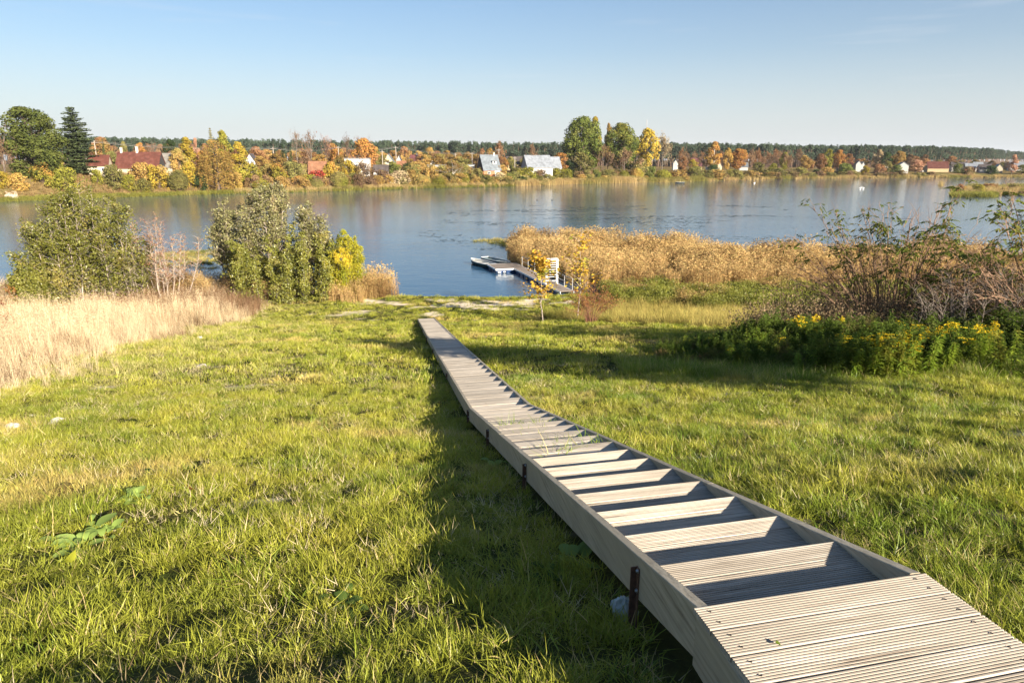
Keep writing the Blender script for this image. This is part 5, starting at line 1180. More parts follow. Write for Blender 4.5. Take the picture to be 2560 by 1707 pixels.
 ('bush', 2240, 412, 30, 9, 'green', None, 'dark green bush below the second white house', 'bush', 'b'),
 ('round', 2246, 378, 34, 34, 'gbrown', None, 'tall golden brown tree behind the second white house', 'tree', 'b'),
 ('round', 2216, 380, 30, 50, 'dkgreen', None, 'dark green tree left of the tall golden brown one', 'tree', 'b'),
 ('round', 2195, 374, 26, 60, 'pale', 'brown', 'pale brown treetop left of the dark green tree', 'tree', 'b'),
 ('round', 2272, 386, 30, 40, 'brown', None, 'dark brown bare tree right of the second white house', 'tree', 'b'),
 ('round', 2290, 400, 44, 20, 'pink', 'brown', 'pinkish brown scrub tree right of the second white house', 'tree', 'b'),
 ('round', 2378, 390, 32, 60, 'rust', 'brown', 'reddish brown tree behind the red roofed farmhouse', 'tree', 'b'),
 ('round', 2310, 386, 24, 70, 'brown', 'rust', 'brown tree left of the red roofed farmhouse', 'tree', 'b'),
 ('bush', 2395, 410, 28, 16, 'green', None, 'dark green bush right of the red roofed farmhouse', 'bush', 'b'),
 ('bush', 2420, 416, 30, 12, 'brown', 'olive', 'brown bush before the row of far right houses', 'bush', 'b'),
 ('bush', 2478, 414, 30, 12, 'dkgreen', None, 'dark bush before the right end of the far house row', 'bush', 'b'),
 ('egg', 2533, 386, 22, 10, 'pink', None, 'pinkish bare tree near the right edge', 'tree', 'p'),
 ('bare', 2516, 388, 12, 12, 'pale', None, 'thin pale leaning trunk near the right edge', 'tree', 'p'),
 ('round', 2556, 412, 30, 10, 'olive', 'green', 'green brown tree cut by the right edge of the picture', 'tree', 'b'),
]
for i, r in enumerate(T):
    place(r[0], r[1], r[2], r[3], r[4], pal(r[5], r[6]), r[7], r[8], bark={'p': bgr, 'b': bbr, 'g': bgr, 'w': bpl}[r[9]], yb=470 if r[1] < 640 else 440)
# filling in the same kinds: things nothing in the photo tells apart
FILL = [('sparse', 'brown', 'rust', 1690, 2000, 17, (366, 384), (22, 34), (70, 200), 'half bare brown tree in the belt below the pine forest on the right'),
        ('sparse', 'brown', 'rust', 1700, 1990, 16, (384, 400), (20, 30), (34, 66), 'lower bare brown tree in front of the belt below the pine forest'),
        ('round', 'rust', 'gbrown', 2010, 2330, 14, (386, 400), (22, 32), (50, 160), 'rust and brown autumn tree among the gardens on the right'),
        ('round', 'gbrown', 'rust', 560, 1240, 26, (366, 382), (24, 40), (90, 240), 'rusty autumn tree between the garden houses and the pine forest'),
        ('round', 'olive', 'gbrown', 950, 1420, 16, (384, 398), (24, 36), (50, 120), 'olive brown orchard tree among the middle garden houses'),
        ('round', 'rust', 'brown', 220, 560, 12, (356, 366), (22, 34), (120, 260), 'brown autumn tree on the skyline behind the red roofs'),
        ('bush', 'olive', 'gbrown', 960, 1700, 22, (432, 442), (28, 44), (2, 5), 'low straw green bush in the thicket along the far waterline'),
        ('bush', 'gbrown', 'brown', 600, 960, 12, (434, 446), (30, 44), (2, 6), 'low brown bush in the thicket along the far left waterline'),
        ('bush', 'olive', 'brown', 1750, 2330, 20, (424, 432), (26, 40), (2, 8), 'low dull green bush along the far right waterline'),
        ('bush', 'gbrown', 'olive', 640, 1300, 22, (408, 420), (30, 46), (12, 22), 'brown green garden bush on top of the far bank'),
        ('round', 'brown', 'olive', 2330, 2600, 12, (398, 408), (18, 28), (40, 130), 'dull brown tree around the far right houses'),
        ('bush', 'gbrown', 'olive', -200, 20, 2, (400, 430), (60, 80), (6, 14), 'brown bush on the left bank beyond the picture edge')]
LM = [(-60, 'the picture edge'), (85, 'the massive green tree'), (190, 'the tall spruce'), (250, 'the small red roofed house'), (330, 'the long barn'), (418, 'the grey barn roof'), (470, 'the green topped yellow tree'), (540, 'the golden willow'), (631, 'the white gabled house'),
      (682, 'the first utility pole'), (741, 'the three tall leafless trees'), (794, 'the orange tiled hut'), (845, 'the half hidden utility pole'), (908, 'the flat white building'), (952, 'the dark weathered shed'), (1004, 'the low reddish hut'), (1063, 'the lone dark pine'), (1092, 'the long white shed'), (1131, 'the white birch'), (1177, 'the white caravan'),
      (1222, 'the steep roofed cottage'), (1289, 'the three thin cypresses'), (1342, 'the white longhouse'), (1402, 'the orange tree by the longhouse'), (1458, 'the left giant poplar'), (1553, 'the right giant poplar'), (1617, 'the golden maple'), (1657, 'the pale feathery tree'), (1700, 'the small dark boat'), (1732, 'the small yellow tree'),
      (1785, 'the golden orange birch'), (1846, 'the deep orange tree'), (1894, 'the swan near the far shore'), (1932, 'the cone shaped bush'), (1960, 'the lime topped tree'), (2010, 'the brown gold tree'), (2070, 'the yellow green treetop'), (2114, 'the big dark green bush'), (2144, 'the tall narrow white house'), (2216, 'the green and yellow tree'), (2256, 'the second white house'),
      (2312, 'the small distant white house'), (2342, 'the red roofed farmhouse'), (2396, 'the white trimmed dark roof'), (2444, 'the pale roofed house'), (2496, 'the small cream gable'), (2516, 'the thin leaning trunk'), (2560, 'the right picture edge')]
made = []
for kind, p1, p3, x0, x1, n, yr, wr, dr, lb in FILL:
    words_ = lb.split(); noun = 'bush' if kind == 'bush' else 'tree'; desc = ' '.join(words_[:words_.index(noun)+1])
    for i in range(n):
        px = x0+(x1-x0)*(i+rnd.uniform(.1, .9))/n; wd = rnd.uniform(*wr); first = rnd.random() < .6
        t = place(kind, px, rnd.uniform(*yr), wd, rnd.uniform(*dr), pal(p1, p3) if first else pal(p3, p1), 'x', noun, group=lb[:70], bark=bbr)
        lx, ln_ = min(LM, key=lambda q: abs(q[0]-px)); where = 'behind' if dr[1] > 24 else 'below'
        rel = 'just left of' if px < lx-7 else 'just right of' if px > lx+7 else 'straight '+where
        pos = 'on the skyline' if yr[1] < 390 else 'at the waterline' if dr[1] < 9 else 'among the gardens'
        made.append([t, desc, pos, rel+' '+ln_, wd])
for m_ in made:
    same = sorted([q for q in made if q[1:4] == m_[1:4]], key=lambda q: q[4]); k = same.index(m_)
    adj = '' if len(same) == 1 else ('narrower ', 'broader ')[k] if len(same) == 2 else ('narrowest ', 'middling ', 'broadest ')[min(k, 2) if len(same) == 3 else (0 if k == 0 else 2 if k == len(same)-1 else 1)]
    lb_ = adj+m_[1]+' '+m_[2]+' '+m_[3]
    m_[0]['label'] = lb_ if len(lb_.split()) < 17 else (adj+m_[1]+' '+m_[3])

# pine forest on the skyline
def pine(s):
    rg = np.random.default_rng(s); H = 20; B = []; 
    for i in range(11):
        t = rg.uniform(); z = H*(.42+.54*t); w = 2.3*(1-t)**.6+.4; a = rg.uniform(0, 6.28); B.append(((w*.6*math.cos(a), w*.6*math.sin(a), z), (1.35, 1.35, .8), 1/11))
    B.append(((0, 0, H-.8), (.8, .8, 1.2), .06)); lf = MB(); blobs(lf, B, 420, .75, rg, .6); lf.tube([[0, 0, -.5], [0, 0, H*.95]], [.2, .05], 4, 1)
    return proto(lf, 'p', [leafmat('pine_needle', (.036, .058, .040), (.085, .11, .065), freq=.05, trans=.1), bark_pine])
bark_pine = plainmat('pine_bark', (.20, .12, .08), .9, .3)
pines = [pine(300+i) for i in range(5)]
FU = np.arctan((np.array([-700, 0, 600, 1400, 1900, 2150, 2300, 2400, 2470, 2530, 2700, 3000])-CX)/1758)
FD = np.array([600, 610, 640, 645, 660, 720, 800, 920, 1120, 1500, 1650, 1500.])
u = R.uniform(FU[0], FU[-1], 9000); d = np.interp(u, FU, FD)+R.uniform(0, 1, 9000)**1.3*150
k = R.uniform(0, 1, 9000) < np.clip(d/1000, .6, 1); u, d = u[k], d[k]; x, y = d*np.sin(u), d*np.cos(u)
s = R.uniform(.84, 1.08, len(x))*(.93+.14*fbm(x*.01, y*.01, 5)); sc = np.stack([s*1.25, s*1.25, s], 1)
scatter('pine_forest', 'long dark pine forest closing the horizon behind the village', np.stack([x, y, farground(x, y)], 1), pines, scl=sc, tilt=.02)
# far shoreline fringe and bank grasses
def fringe(name, label, n, px0, px1, d0, d1, protos, smin, smax, thr=.35, fr=6.):
    px = R.uniform(px0, px1, n); u = np.arctan((px-CX)/1758); dd = R.uniform(d0, d1, n); k = fbm(u*fr*40, dd*.15, 121) > thr; u, dd = u[k], dd[k]
    d = fshore(u)+dd; x, y = d*np.sin(u), d*np.cos(u); return scatter(name, label, np.stack([x, y, np.maximum(farground(x, y), 0)], 1), protos, scl=R.uniform(smin, smax, len(x))*(.6+.8*fbm(x*.06, y*.06, 123)), tilt=.08)
mat_fg = leafmat('bank_green_grass', (.17, .18, .04), (.30, .27, .06), (.36, .28, .11), freq=.12, trans=.3)
mat_fr = leafmat('bank_reed', (.40, .29, .12), (.54, .41, .19), (.24, .22, .06), freq=.08, trans=.3, f3=.55)
fgp = [proto(blades(30, .7, h, .12, .6, seg=2), 't', [mat_fg]) for h in (.8, 1.1)]
frp = [reed_proto(22, .8, h, mat_fr, w=.10) for h in (1.8, 2.3)]
fringe('bank_edge_grass', 'bright green grass edge along the foot of the far left bank', 2600, -250, 1300, -1.2, 2.5, fgp, .6, 1.1, .2)
fringe('far_reeds', 'pale reed belt along the far waterline below the white longhouse', 2600, 1290, 1760, -1.5, 3., frp, .65, 1.0, .25)
fringe('far_reeds', 'thin reed belt along the far right waterline', 2600, 1740, 2600, -1.5, 3., frp, .4, .7, .34)
fringe('far_reeds', 'straw coloured reeds along the far left waterline', 2200, 580, 1290, -1.0, 3., frp, .4, .75, .42)
fringe('bank_grass', 'rough brown grass covering the far bank', 9000, -260, 1900, 1.5, 30, [proto(blades(26, 1.0, h, .14, .8, seg=2), 't', [mm]) for h, mm in ((.8, leafmat('bank_rough', (.26, .17, .08), (.38, .26, .12), (.16, .15, .05), freq=.06)),)], .5, 1.1, .25)
# marsh island on the right
ix0, ix1 = onz(2370, 492, 0), onz(2640, 492, 0)
def island(px0, px1, py0, py1, n, protos, name, label, thr, smin, smax):
    px = R.uniform(px0, px1, n); py = R.uniform(py0, py1, n); P = np.array([onz(a, b, 0) for a, b in zip(px, py)]); k = fbm(P[:, 0]*.06, P[:, 1]*.045, 131) > thr; P = P[k]; P[:, 2] = -.05
    scatter(name, label, P, protos, scl=R.uniform(smin, smax, len(P)), tilt=.1)
island(2410, 2760, 467, 488, 1500, frp, 'island_reeds', 'straw reeds covering the marsh island on the right', .36, .45, .85)
island(2380, 2490, 486, 493, 420, fgp, 'island_sedge', 'green sedge tongue at the left tip of the marsh island', .2, .8, 1.3)
island(2375, 2395, 474, 478, 30, frp, 'island_reeds', 'small separate reed tuft left of the marsh island', .1, .5, .8)
island(2346, 2358, 463, 466, 12, frp, 'island_reeds', 'tiny reed tuft alone in the water beyond the marsh island', .0, .6, .9)
mbi = MB(); a = np.linspace(0, 6.283, 40)[:-1]; ce = (onz(2420, 480, 0)+onz(2700, 480, 0))/2; rx = abs(onz(2700, 480, 0)[0]-onz(2420, 480, 0)[0])/2
V = np.stack([ce[0]+rx*np.cos(a)*(1+.12*np.sin(5*a)), ce[1]+15*np.sin(a), np.full(39, -.05)], 1); V2 = V.copy(); V2[:, :2] = ce[:2]+(V[:, :2]-ce[:2])*.8; V2[:, 2] = .25
mbi.add(np.vstack([V, V2]), [[i, (i+1) % 39, 39+(i+1) % 39, 39+i] for i in range(39)], 0, True); mbi.add(V2, [list(range(39))]); tag(mbi.build('marsh_island', [bankmat()]), kind='structure')
for px, yt, w, py, pl, p3, lb in ((2402, 460, 26, 484, 'gbrown', 'rust', 'rusty bush at the left end of the marsh island'), (2445, 461, 34, 482, 'olive', 'ygreen', 'yellow olive bush on the left half of the marsh island'),
        (2478, 459, 44, 474, 'rust', 'gbrown', 'wide rust bush along the back of the marsh island'), (2512, 478, 34, 487, 'olive', 'green', 'low green bush at the front of the marsh island'),
        (2540, 460, 40, 476, 'olive', 'brown', 'dark olive bush on the right half of the marsh island'), (2555, 478, 26, 488, 'green', 'brown', 'dark green bush at the right edge on the marsh island')):
    place('bush', px, yt, w, 0, pal(pl, p3), lb, 'bush', bark=bbr, D=float(np.hypot(*onz(px, py, 0)[:2])), yb=py)

# ------------------------------------------------------------------ far bank: buildings, poles
PM = {}
def paint(c, nm): 
    return plainmat('paint_'+nm, c, .8, .14, .8)
WALLS = {'white': (.44, .425, .40), 'cream': (.46, .39, .28), 'brick': (.42, .15, .07), 'dark': (.04, .035, .035), 'tan': (.50, .36, .20), 'grey': (.42, .40, .38)}
ROOFS = {'red': (.105, .032, .02), 'grey': (.13, .15, .17), 'pale': (.19, .205, .23), 'orange': (.22, .10, .05), 'dark': (.07, .055, .05), 'asbestos': (.18, .165, .145), 'maroon': (.10, .03, .03)}
glass = plainmat('dark_window_glass', (.03, .035, .045), .1, .2); frame_w = paint((.8, .8, .78), 'frame'); brickm = paint((.55, .50, .44), 'chimney')
def roofmat(k):
    nm = 'roof_'+k
    if nm in MATS: return MATS[nm]
    m, n, out = base(nm); p = N(n, 'ShaderNodeBsdfPrincipled'); p.inputs['Roughness'].default_value = .6; c = ROOFS[k]
    t_ = N(n, 'ShaderNodeTexCoord'); a = noise(n, t_.outputs['Object'], .8, 4, .65); w = N(n, 'ShaderNodeTexWave'); w.inputs['Scale'].default_value = 1.2; w.inputs['Distortion'].default_value = .6; n.links.new(t_.outputs['Object'], w.inputs[0])
    col = ramp(n, a, [(.3, tuple(q*.62 for q in c)), (.5, c), (.75, tuple(min(1, q*1.35+.02) for q in c))]); col = mix(n, .10, col, w.outputs[0], 'MULTIPLY')
    n.links.new(col, p.inputs[0]); n.links.new(p.outputs[0], out.inputs[0]); MATS[nm] = m; return m
def house(px, ytop, wpx, off, label, wall='white', roof='grey', form='long', wallf=.5, depth=7., yaw=None, wins=(), chim=(), over=.35, D=None, gable=None, name='house', cat='house', yb=None, door=None):
    """form long: ridge across the view; front: gable towards the river; flat"""
    xr, _ = dirx(px, 415); u = math.atan(xr); d = fshore(u)+off; x, y = d*math.sin(u), d*math.cos(u); z = float(farground(x, y))
    H = CAMZ+y*dirx(px, ytop)[1]-z; L = wpx*.966*y/FPX; rz = -u*.6 if yaw is None else yaw
    hw = H*wallf; t = tag(empty(name, (x, y, z), rz), label, cat); wm = paint(WALLS[wall], wall); hd = depth/2
    if form == 'long': G = [(-L/2, -hd), (L/2, -hd), (L/2, hd), (-L/2, hd)]; ax = 0
    else: G = [(-L/2, -hd), (L/2, -hd), (L/2, hd), (-L/2, hd)]; ax = 1
    q = MB(); b = [(a, c, -.6) for a, c in G]; tp = [(a, c, hw) for a, c in G]
    q.add(b+tp, [[0, 1, 5, 4], [1, 2, 6, 5], [2, 3, 7, 6], [3, 0, 4, 7]])
    if form == 'flat': q.add(tp, [[0, 1, 2, 3]])
    w_ = q.build('wall', [wm], t)
    if form != 'flat':
        q = MB(); gm = paint(WALLS[gable], gable) if gable else wm
        if ax == 0:
            q.add([(-L/2, -hd, hw), (-L/2, hd, hw), (-L/2, 0, H-.1)], [[0, 1, 2]]); q.add([(L/2, -hd, hw), (L/2, hd, hw), (L/2, 0, H-.1)], [[0, 1, 2]])
        else:
            q.add([(-L/2, -hd, hw), (L/2, -hd, hw), (0, -hd, H-.1)], [[0, 1, 2]]); q.add([(-L/2, hd, hw), (L/2, hd, hw), (0, hd, H-.1)], [[0, 1, 2]])
        q.build('gable', [gm], t)
        a_ = (hd if ax == 0 else L/2); e_ = (L/2 if ax == 0 else hd)+over*.6; sl = (H-hw)/a_; lo = hw-sl*over; th = .14
        for s in (-1, 1):
            P = [(-e_, s*(a_+over), lo), (e_, s*(a_+over), lo), (e_, 0, H), (-e_, 0, H)]; P = [(p_[0], p_[1], p_[2]) if ax == 0 else (p_[1], p_[0], p_[2]) for p_ in P]
            q = MB(); q.hexa([(a, c, e-th) for a, c, e in P]+P); q.build('roof', [roofmat(roof)], t)
    else:
        q = MB(); q.box((0, 0, hw+.1), (L+.5, depth+.5, .2)); q.build('roof', [roofmat(roof)], t)
    for wx, wz, ww, wh in wins:
        q = MB(); yy = -hd-.03; X_, Z_ = wx*L, wz*H; b_ = .09
        for c, dd in (((X_-ww/2, yy, Z_), (b_, .08, wh)), ((X_+ww/2, yy, Z_), (b_, .08, wh)), ((X_, yy, Z_-wh/2), (ww+b_, .08, b_)), ((X_, yy, Z_+wh/2), (ww+b_, .08, b_)), ((X_, yy, Z_), (.06, .07, wh))): q.box(c, dd)
        f_ = q.build('window', [frame_w], t); q = MB(); q.box((X_, -hd-.012, Z_), (ww-.05, .02, wh-.05)); q.build('pane', [glass], f_)
    if door is not None:
        q = MB(); q.box((door*L, -hd-.03, 1.0), (.95, .06, 2.0)); q.build('door', [paint((.25, .12, .07), 'door')], t)
    for cx, hh_ in chim:
        q = MB(); X_ = cx*L if ax == 0 else 0; q.box((X_, .0 if ax == 0 else 0, H+hh_/2-.5), (.6, .6, hh_+1)); q.box((X_, 0, H+hh_+.05), (.72, .72, .1)); q.build('chimney', [brickm], t)
    return t, L, H, hw, hd
house(250, 387, 46, 15, 'small house with a bright red metal roof right of the tall spruce', 'cream', 'red', wallf=.50, wins=((.25, .25, .9, 1.0),), depth=6, yb=430)
t, L, H, hw, hd = house(353, 380, 100, 17, 'long low pale barn with a rusty red roof', 'cream', 'red', wallf=.36, depth=7, chim=((-.42, 1.2), (-.05, 1.5)), gable='dark', yaw=.12, name='barn', cat='barn')
house(418, 383, 38, 18.5, 'grey roofed extension at the right end of the long barn', 'cream', 'asbestos', wallf=.40, depth=6.4, yaw=.12, name='barn', cat='barn')
house(631, 384, 30, 26, 'white gabled house with two arched windows behind the yellow tree', 'white', 'dark', 'front', wallf=.5, depth=9, wins=((-.18, .52, 1.0, 1.5), (.18, .52, 1.0, 1.5)))
house(794, 403, 40, 15, 'small hut with an orange tiled roof above the red creeper', 'tan', 'orange', wallf=.42, depth=5, wins=((.1, .2, .8, .7),), name='hut', cat='hut', over=.6)
house(755, 405, 18, 17, 'tiny orange roofed shed left of the tiled hut', 'tan', 'orange', 'front', wallf=.5, depth=3, name='shed', cat='shed')
house(895, 394, 60, 22, 'flat roofed white building behind the thin bare bank tree', 'white', 'pale', 'flat', wallf=.93, depth=8, wins=((-.35, .5, 1.2, 1.3), (-.05, .5, 1.4, 1.3), (.3, .5, 1.2, 1.3)), name='building', cat='building')
house(952, 412, 36, 15, 'dark weathered shed with a lean brown roof on the bank', 'grey', 'dark', wallf=.6, depth=4, name='shed', cat='shed', gable='dark')
house(973, 385, 30, 80, 'distant grey roofed gabled house right of the large orange tree', 'cream', 'grey', 'front', wallf=.45, depth=9, wins=((0, .5, 1.2, 1.2),))
house(999, 388, 16, 85, 'narrow white gable behind the second utility pole', 'white', 'dark', 'front', wallf=.5, depth=8)
house(1004, 402, 22, 40, 'low hut with a reddish roof left of the green bushes', 'tan', 'orange', wallf=.4, depth=5, name='hut', cat='hut')
house(1040, 387, 26, 100, 'distant house with a maroon roof left of the lone pine', 'tan', 'maroon', wallf=.4, depth=8, chim=((.1, .8),))
house(1089, 389, 26, 80, 'distant white gable with a maroon roof right of the lone pine', 'white', 'maroon', 'front', wallf=.4, depth=9)
house(1092, 411, 44, 22, 'long low white shed between the orchard trees', 'white', 'pale', 'flat', wallf=.9, depth=4, door=.42, name='shed', cat='shed')
house(1060, 388, 20, 110, 'small distant house under the lone pine', 'cream', 'dark', wallf=.45, depth=7)
house(1177, 408, 18, 30, 'small white caravan left of the cottage', 'white', 'pale', 'flat', wallf=.8, depth=2.4, wins=((0, .45, 1.2, .6),), name='caravan', cat='caravan')
t, L, H, hw, hd = house(1222, 387, 46, 15, 'steep grey roofed cottage of red brick with a black gable', 'brick', 'grey', wallf=.36, depth=7.5, yaw=.42, gable='dark', wins=((-.18, .19, 1.2, 1.0), (.24, .2, 1.3, 1.3)), chim=((.3, .7),))
q = MB(); q.box((.30*L, -hd-.02, hw/2), (.30*L, .04, hw*.98)); q.build('white_panel', [paint((.8, .8, .78), 'frame')], t)
q = MB(); q.box((.18*L, -hd*.55, hw+(H-hw)*.45), (1.5, 1.6, 1.2)); dm = q.build('dormer', [paint((.8, .8, .78), 'frame')], t); q = MB(); q.box((.18*L, -hd*.55-.82, hw+(H-hw)*.47), (.9, .05, .7)); q.build('pane', [glass], dm); q = MB(); q.box((.18*L, -hd*.55-.1, hw+(H-hw)*.45+.66), (1.8, 1.9, .12)); q.build('dormer_roof', [roofmat('dark')], dm)
house(1342, 388, 66, 15, 'white longhouse with a pale metal roof', 'white', 'pale', wallf=.48, depth=9, yaw=.30, gable='grey', wins=((.18, .26, 1.1, 1.2), (-.2, .26, 1.0, 1.0)))
house(1383, 392, 30, 17.5, 'lower wing of the white longhouse with an orange edged roof', 'white', 'pale', wallf=.45, depth=7, yaw=.3, wins=((0, .25, 1.0, 1.1),))
house(1291, 391, 50, 70, 'distant brown roofed row house between the cottage and longhouse', 'tan', 'dark', wallf=.5, depth=8)
house(1395, 391, 34, 60, 'distant grey roofed house behind the orange tree by the longhouse', 'grey', 'dark', wallf=.5, depth=8)
house(1433, 396, 26, 40, 'white gabled house half hidden by the left poplar', 'white', 'maroon', 'front', wallf=.4, depth=7)
house(1688, 399, 12, 60, 'small white house glimpsed right of the pale feathery tree', 'white', 'dark', 'front', wallf=.7, depth=6)
house(1772, 414, 14, 22, 'small white car shaped shed under the golden birch', 'white', 'pale', 'flat', wallf=.7, depth=2.4, name='shed', cat='shed')
house(1858, 406, 20, 36, 'white house wall behind the deep orange tree', 'white', 'grey', wallf=.55, depth=7)
house(1797, 404, 12, 38, 'narrow cream gable behind the golden birch', 'cream', 'grey', 'front', wallf=.6, depth=7)
house(1740, 395, 26, 90, 'small red roofed house in the brown tree belt', 'tan', 'maroon', wallf=.4, depth=7)
house(2144, 402, 13, 30, 'tall narrow white gabled house, left one of a pair on the right bank', 'white', 'grey', 'front', wallf=.72, depth=8)
house(2155, 404, 10, 34, 'small white gable touching the tall narrow white house', 'white', 'grey', 'front', wallf=.6, depth=8)
house(2112, 402, 34, 44, 'maroon roofed house behind the big dark green bush', 'tan', 'maroon', wallf=.4, depth=8)
house(2256, 405, 22, 22, 'white house with a steep side roof on the right bank', 'white', 'pale', 'front', wallf=.7, depth=8)
house(2212, 405, 12, 40, 'tiny yellow house between the two white houses', 'cream', 'orange', 'front', wallf=.6, depth=6)
house(2312, 402, 14, 70, 'small distant white house left of the red roofed farmhouse', 'white', 'pale', wallf=.6, depth=7)
house(2342, 404, 46, 38, 'wide farmhouse with a red roof and brown gable on the right bank', 'tan', 'red', wallf=.42, depth=10, gable='tan')
house(2396, 405, 34, 45, 'low dark roofed house with white trim right of the farmhouse', 'white', 'dark', wallf=.5, depth=8)
house(2424, 408, 22, 40, 'red walled small house in the far right row', 'brick', 'pale', wallf=.55, depth=7)
house(2444, 405, 20, 60, 'pale roofed house in the far right row', 'white', 'pale', wallf=.5, depth=7)
house(2462, 411, 26, 30, 'dark roofed house low in the far right row', 'grey', 'dark', wallf=.5, depth=8)
house(2468, 405, 24, 80, 'dark roofed house higher in the far right row', 'white', 'dark', wallf=.5, depth=8)
house(2496, 410, 14, 26, 'small cream gabled house beside the thin pale trunk', 'cream', 'grey', 'front', wallf=.6, depth=8)
house(2540, 404, 30, 90, 'white house near the right edge behind the pinkish tree', 'white', 'pale', wallf=.5, depth=8)
pole_m = plainmat('pole_wood', (.40, .35, .30), .9, .3)
tops = []
for px, yt, yb_, off, lb in ((235, 352, 0, 60, 'utility pole behind the small red roofed house'), (682, 368, 0, 40, 'first utility pole right of the white gabled house'), (845, 366, 0, 46, 'utility pole half hidden left of the large orange tree'), (955, 376, 0, 40, 'utility pole right of the large orange tree'),
       (989, 366, 0, 60, 'utility pole behind the low reddish hut'), (1138, 383, 0, 55, 'utility pole behind the birch'), (1180, 381, 0, 45, 'utility pole left of the cottage'), (1247, 372, 0, 38, 'utility pole in front of the rusty half bare tree'), (1287, 392, 0, 20, 'short pole beside the three thin cypresses')):
    xr, _ = dirx(px, yt); u = math.atan(xr); d = fshore(u)+off; x, y = d*math.sin(u), d*math.cos(u); z = float(farground(x, y)); H = CAMZ+y*dirx(px, yt)[1]-z
    t = tag(empty('utility_pole', (x, y, z), -u), lb, 'pole', 'utility poles on the far bank'); q = MB(); q.tube([[0, 0, -.3], [0, 0, H]], [.19, .13], 8, cap=True); q.build('post', [pole_m], t); q = MB(); q.box((0, 0, H-.6), (1.9, .12, .12)); q.build('crossarm', [pole_m], t); tops.append((px, np.array([x, y, z+H-.5])))
wm_ = plainmat('cable', (.30, .28, .26), .6, .1); main = [tops[i][1] for i in (0, 1, 2, 4, 6, 7)]
for k, (dx, dz) in enumerate(((-.8, 0), (.8, 0), (0, .45))):
    q = MB()
    for a_, b_ in zip(main[:-1], main[1:]):
        v = np.linspace(0, 1, 14)[:, None]; P = a_*(1-v)+b_*v; P[:, 2] += dz-4*(v*(1-v))[:, 0]*1.2; P[:, 1] += dx; q.tube(P, .035, 3)
    tag(q.build('power_cable', [wm_]), ('nearest', 'farthest', 'highest')[k]+' of the three sagging cables strung between the utility poles', 'cable')
# lattice mast on the horizon
mp_ = atY(1617, 302, 760); u = mp_[0]/mp_[1]; zb = float(farground(mp_[0], mp_[1])); Hm = mp_[2]-zb; q = MB()
for a in (0, 2.09, 4.19):
    q.tube([[1.3*math.cos(a), 1.3*math.sin(a), 0], [.45*math.cos(a), .45*math.sin(a), Hm]], .12, 4)
for k in range(24):
    r = 1.3-.85*k/24; r2 = 1.3-.85*(k+1)/24
    for a in (0, 2.09, 4.19): q.tube([[r*math.cos(a), r*math.sin(a), Hm*k/24], [r2*math.cos(a+2.09), r2*math.sin(a+2.09), Hm*(k+1)/24]], .07, 3)
q.tube([[0, 0, Hm-1], [0, 0, Hm+1.5]], .2, 5); o = q.build('radio_mast', [plainmat('mast_grey', (.45, .45, .47), .5)]); o.location = Vector((mp_[0], mp_[1], zb)); tag(o, 'grey lattice radio mast rising behind the golden maple', 'mast')
# small wooden landing and dark boat on the far shore, concrete slab on the left
p = onz(1322, 463, .3); t = tag(empty('wooden_landing', (p[0], p[1]+1.5, 0)), 'small wooden landing stage in the reeds below the white longhouse', 'jetty')
for k in range(4):
    q = MB(); q.box((0, -1.4+k*.9, .35), (3.6, .7, .06)); q.build('plank', [paint((.42, .32, .22), 'landing')], t)
for x_ in (-1.6, -.3, 1.2):
    q = MB(); q.tube([[x_, -1.6, -.5], [x_, -1.6, 1.3]], .08, 6, cap=True); q.build('post', [pole_m], t)
for z_ in (.8, 1.25):
    q = MB(); q.box((-.2, -1.6, z_), (3.2, .05, .10)); q.build('handrail', [paint((.42, .32, .22), 'landing')], t)
boat('rowing_boat', onz(1688, 457, .2), onz(1711, 457, .2), 1.6, plainmat('black_green_hull', (.01, .02, .018), .5), plainmat('dark_inside', (.04, .05, .045), .6), 'small dark boat moored at the far shore right of the poplars')
conc = plainmat('pale_concrete', (.55, .48, .38), .9, .25, 2); u = math.atan(dirx(26, 490)[0]); q = MB()
for k in range(3): q.hexa([(-1.6+.3*k, k*1.9, -.3+k*.75), (1.6, k*1.9, -.3+k*.75), (1.5, 1.85+k*1.9, .3+k*.75), (-1.5+.3*k, 1.85+k*1.9, .3+k*.75), (-1.6+.3*k, k*1.9, .25+k*.75), (1.6, k*1.9, .2+k*.75), (1.5, 1.85+k*1.9, .95+k*.75), (-1.5+.3*k, 1.85+k*1.9, 1.0+k*.75)])
o = q.build('concrete_slab', [conc]); d = fshore(u)+.8; o.location = (d*math.sin(u), d*math.cos(u), -.1); o.rotation_euler = (0, 0, -u); tag(o, 'pale broken concrete slab running down the left bank to the water', 'slab')
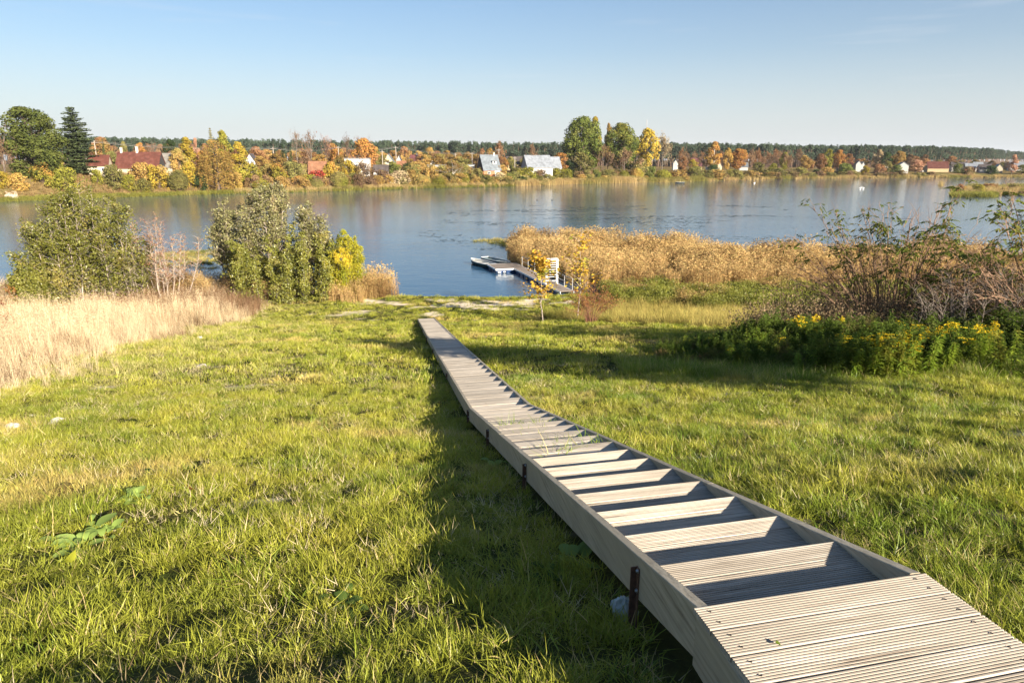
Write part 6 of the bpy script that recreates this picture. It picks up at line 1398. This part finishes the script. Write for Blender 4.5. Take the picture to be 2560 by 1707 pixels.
# swans and ducks
swanm = plainmat('white_feather', (.8, .8, .78), .7, .05); duckm = plainmat('dark_feather', (.05, .045, .04), .7, .2)
def bird(px, py, s, m, label, name, flip=1):
    p = onz(px, py, 0); t = tag(empty(name, (p[0], p[1], 0), rnd.uniform(-.4, .4) if flip > 0 else math.pi), label, 'bird'); q = MB(); n = 8
    P = [(-.55, 0, .28), (-.42, 0, .2), (-.2, 0, .16), (.1, 0, .15), (.35, 0, .16), (.48, 0, .2)]; q.tube(np.array(P)*s, np.array([.02, .12, .2, .23, .17, .05])*s, 10, cap=True); q.build('body', [m], t)
    q = MB(); P = [(.38, 0, .2), (.52, 0, .34), (.50, 0, .55), (.52, 0, .74), (.62, 0, .80), (.74, 0, .76)]; r = [.09, .06, .045, .045, .06, .025]
    if name == 'duck': P = [(.36, 0, .22), (.45, 0, .32), (.50, 0, .40), (.56, 0, .44), (.63, 0, .43), (.72, 0, .41)]; r = [.09, .08, .08, .085, .06, .02]
    q.tube(np.array(P)*s, np.array(r)*s, 8, cap=True); q.build('neck', [m], t)
bird(2151, 470.5, .8, swanm, 'white swan, left of the pair on the open river at right', 'swan'); bird(2158, 470.5, .75, swanm, 'white swan, right of the pair on the open river at right', 'swan', -1); bird(1886, 458, .8, swanm, 'single white swan near the far shore', 'swan')
for px, py, lb in ((1905, 461, 'dark duck right of the single white swan'), (1878, 480, 'dark duck alone below the single white swan'), (1343, 501, 'left of two dark ducks in front of the white longhouse'), (1380, 501, 'right of two dark ducks in front of the white longhouse'), (1574, 556, 'dark duck at the right end of the long dark reflection')):
    bird(px, py, .5, duckm, lb, 'duck')

# thin autumn haze over the whole valley
q = MB(); q.box((0, 2250, 22), (7400, 7900, 76)); m, n, out = base('valley_haze'); pv = N(n, 'ShaderNodeVolumePrincipled'); pv.inputs['Density'].default_value = .00006; pv.inputs['Color'].default_value = (.86, .92, 1, 1)
n.links.new(pv.outputs[0], out.inputs['Volume']); tag(q.build('haze', [m]), 'thin pale haze lying over the river valley', kind='stuff')
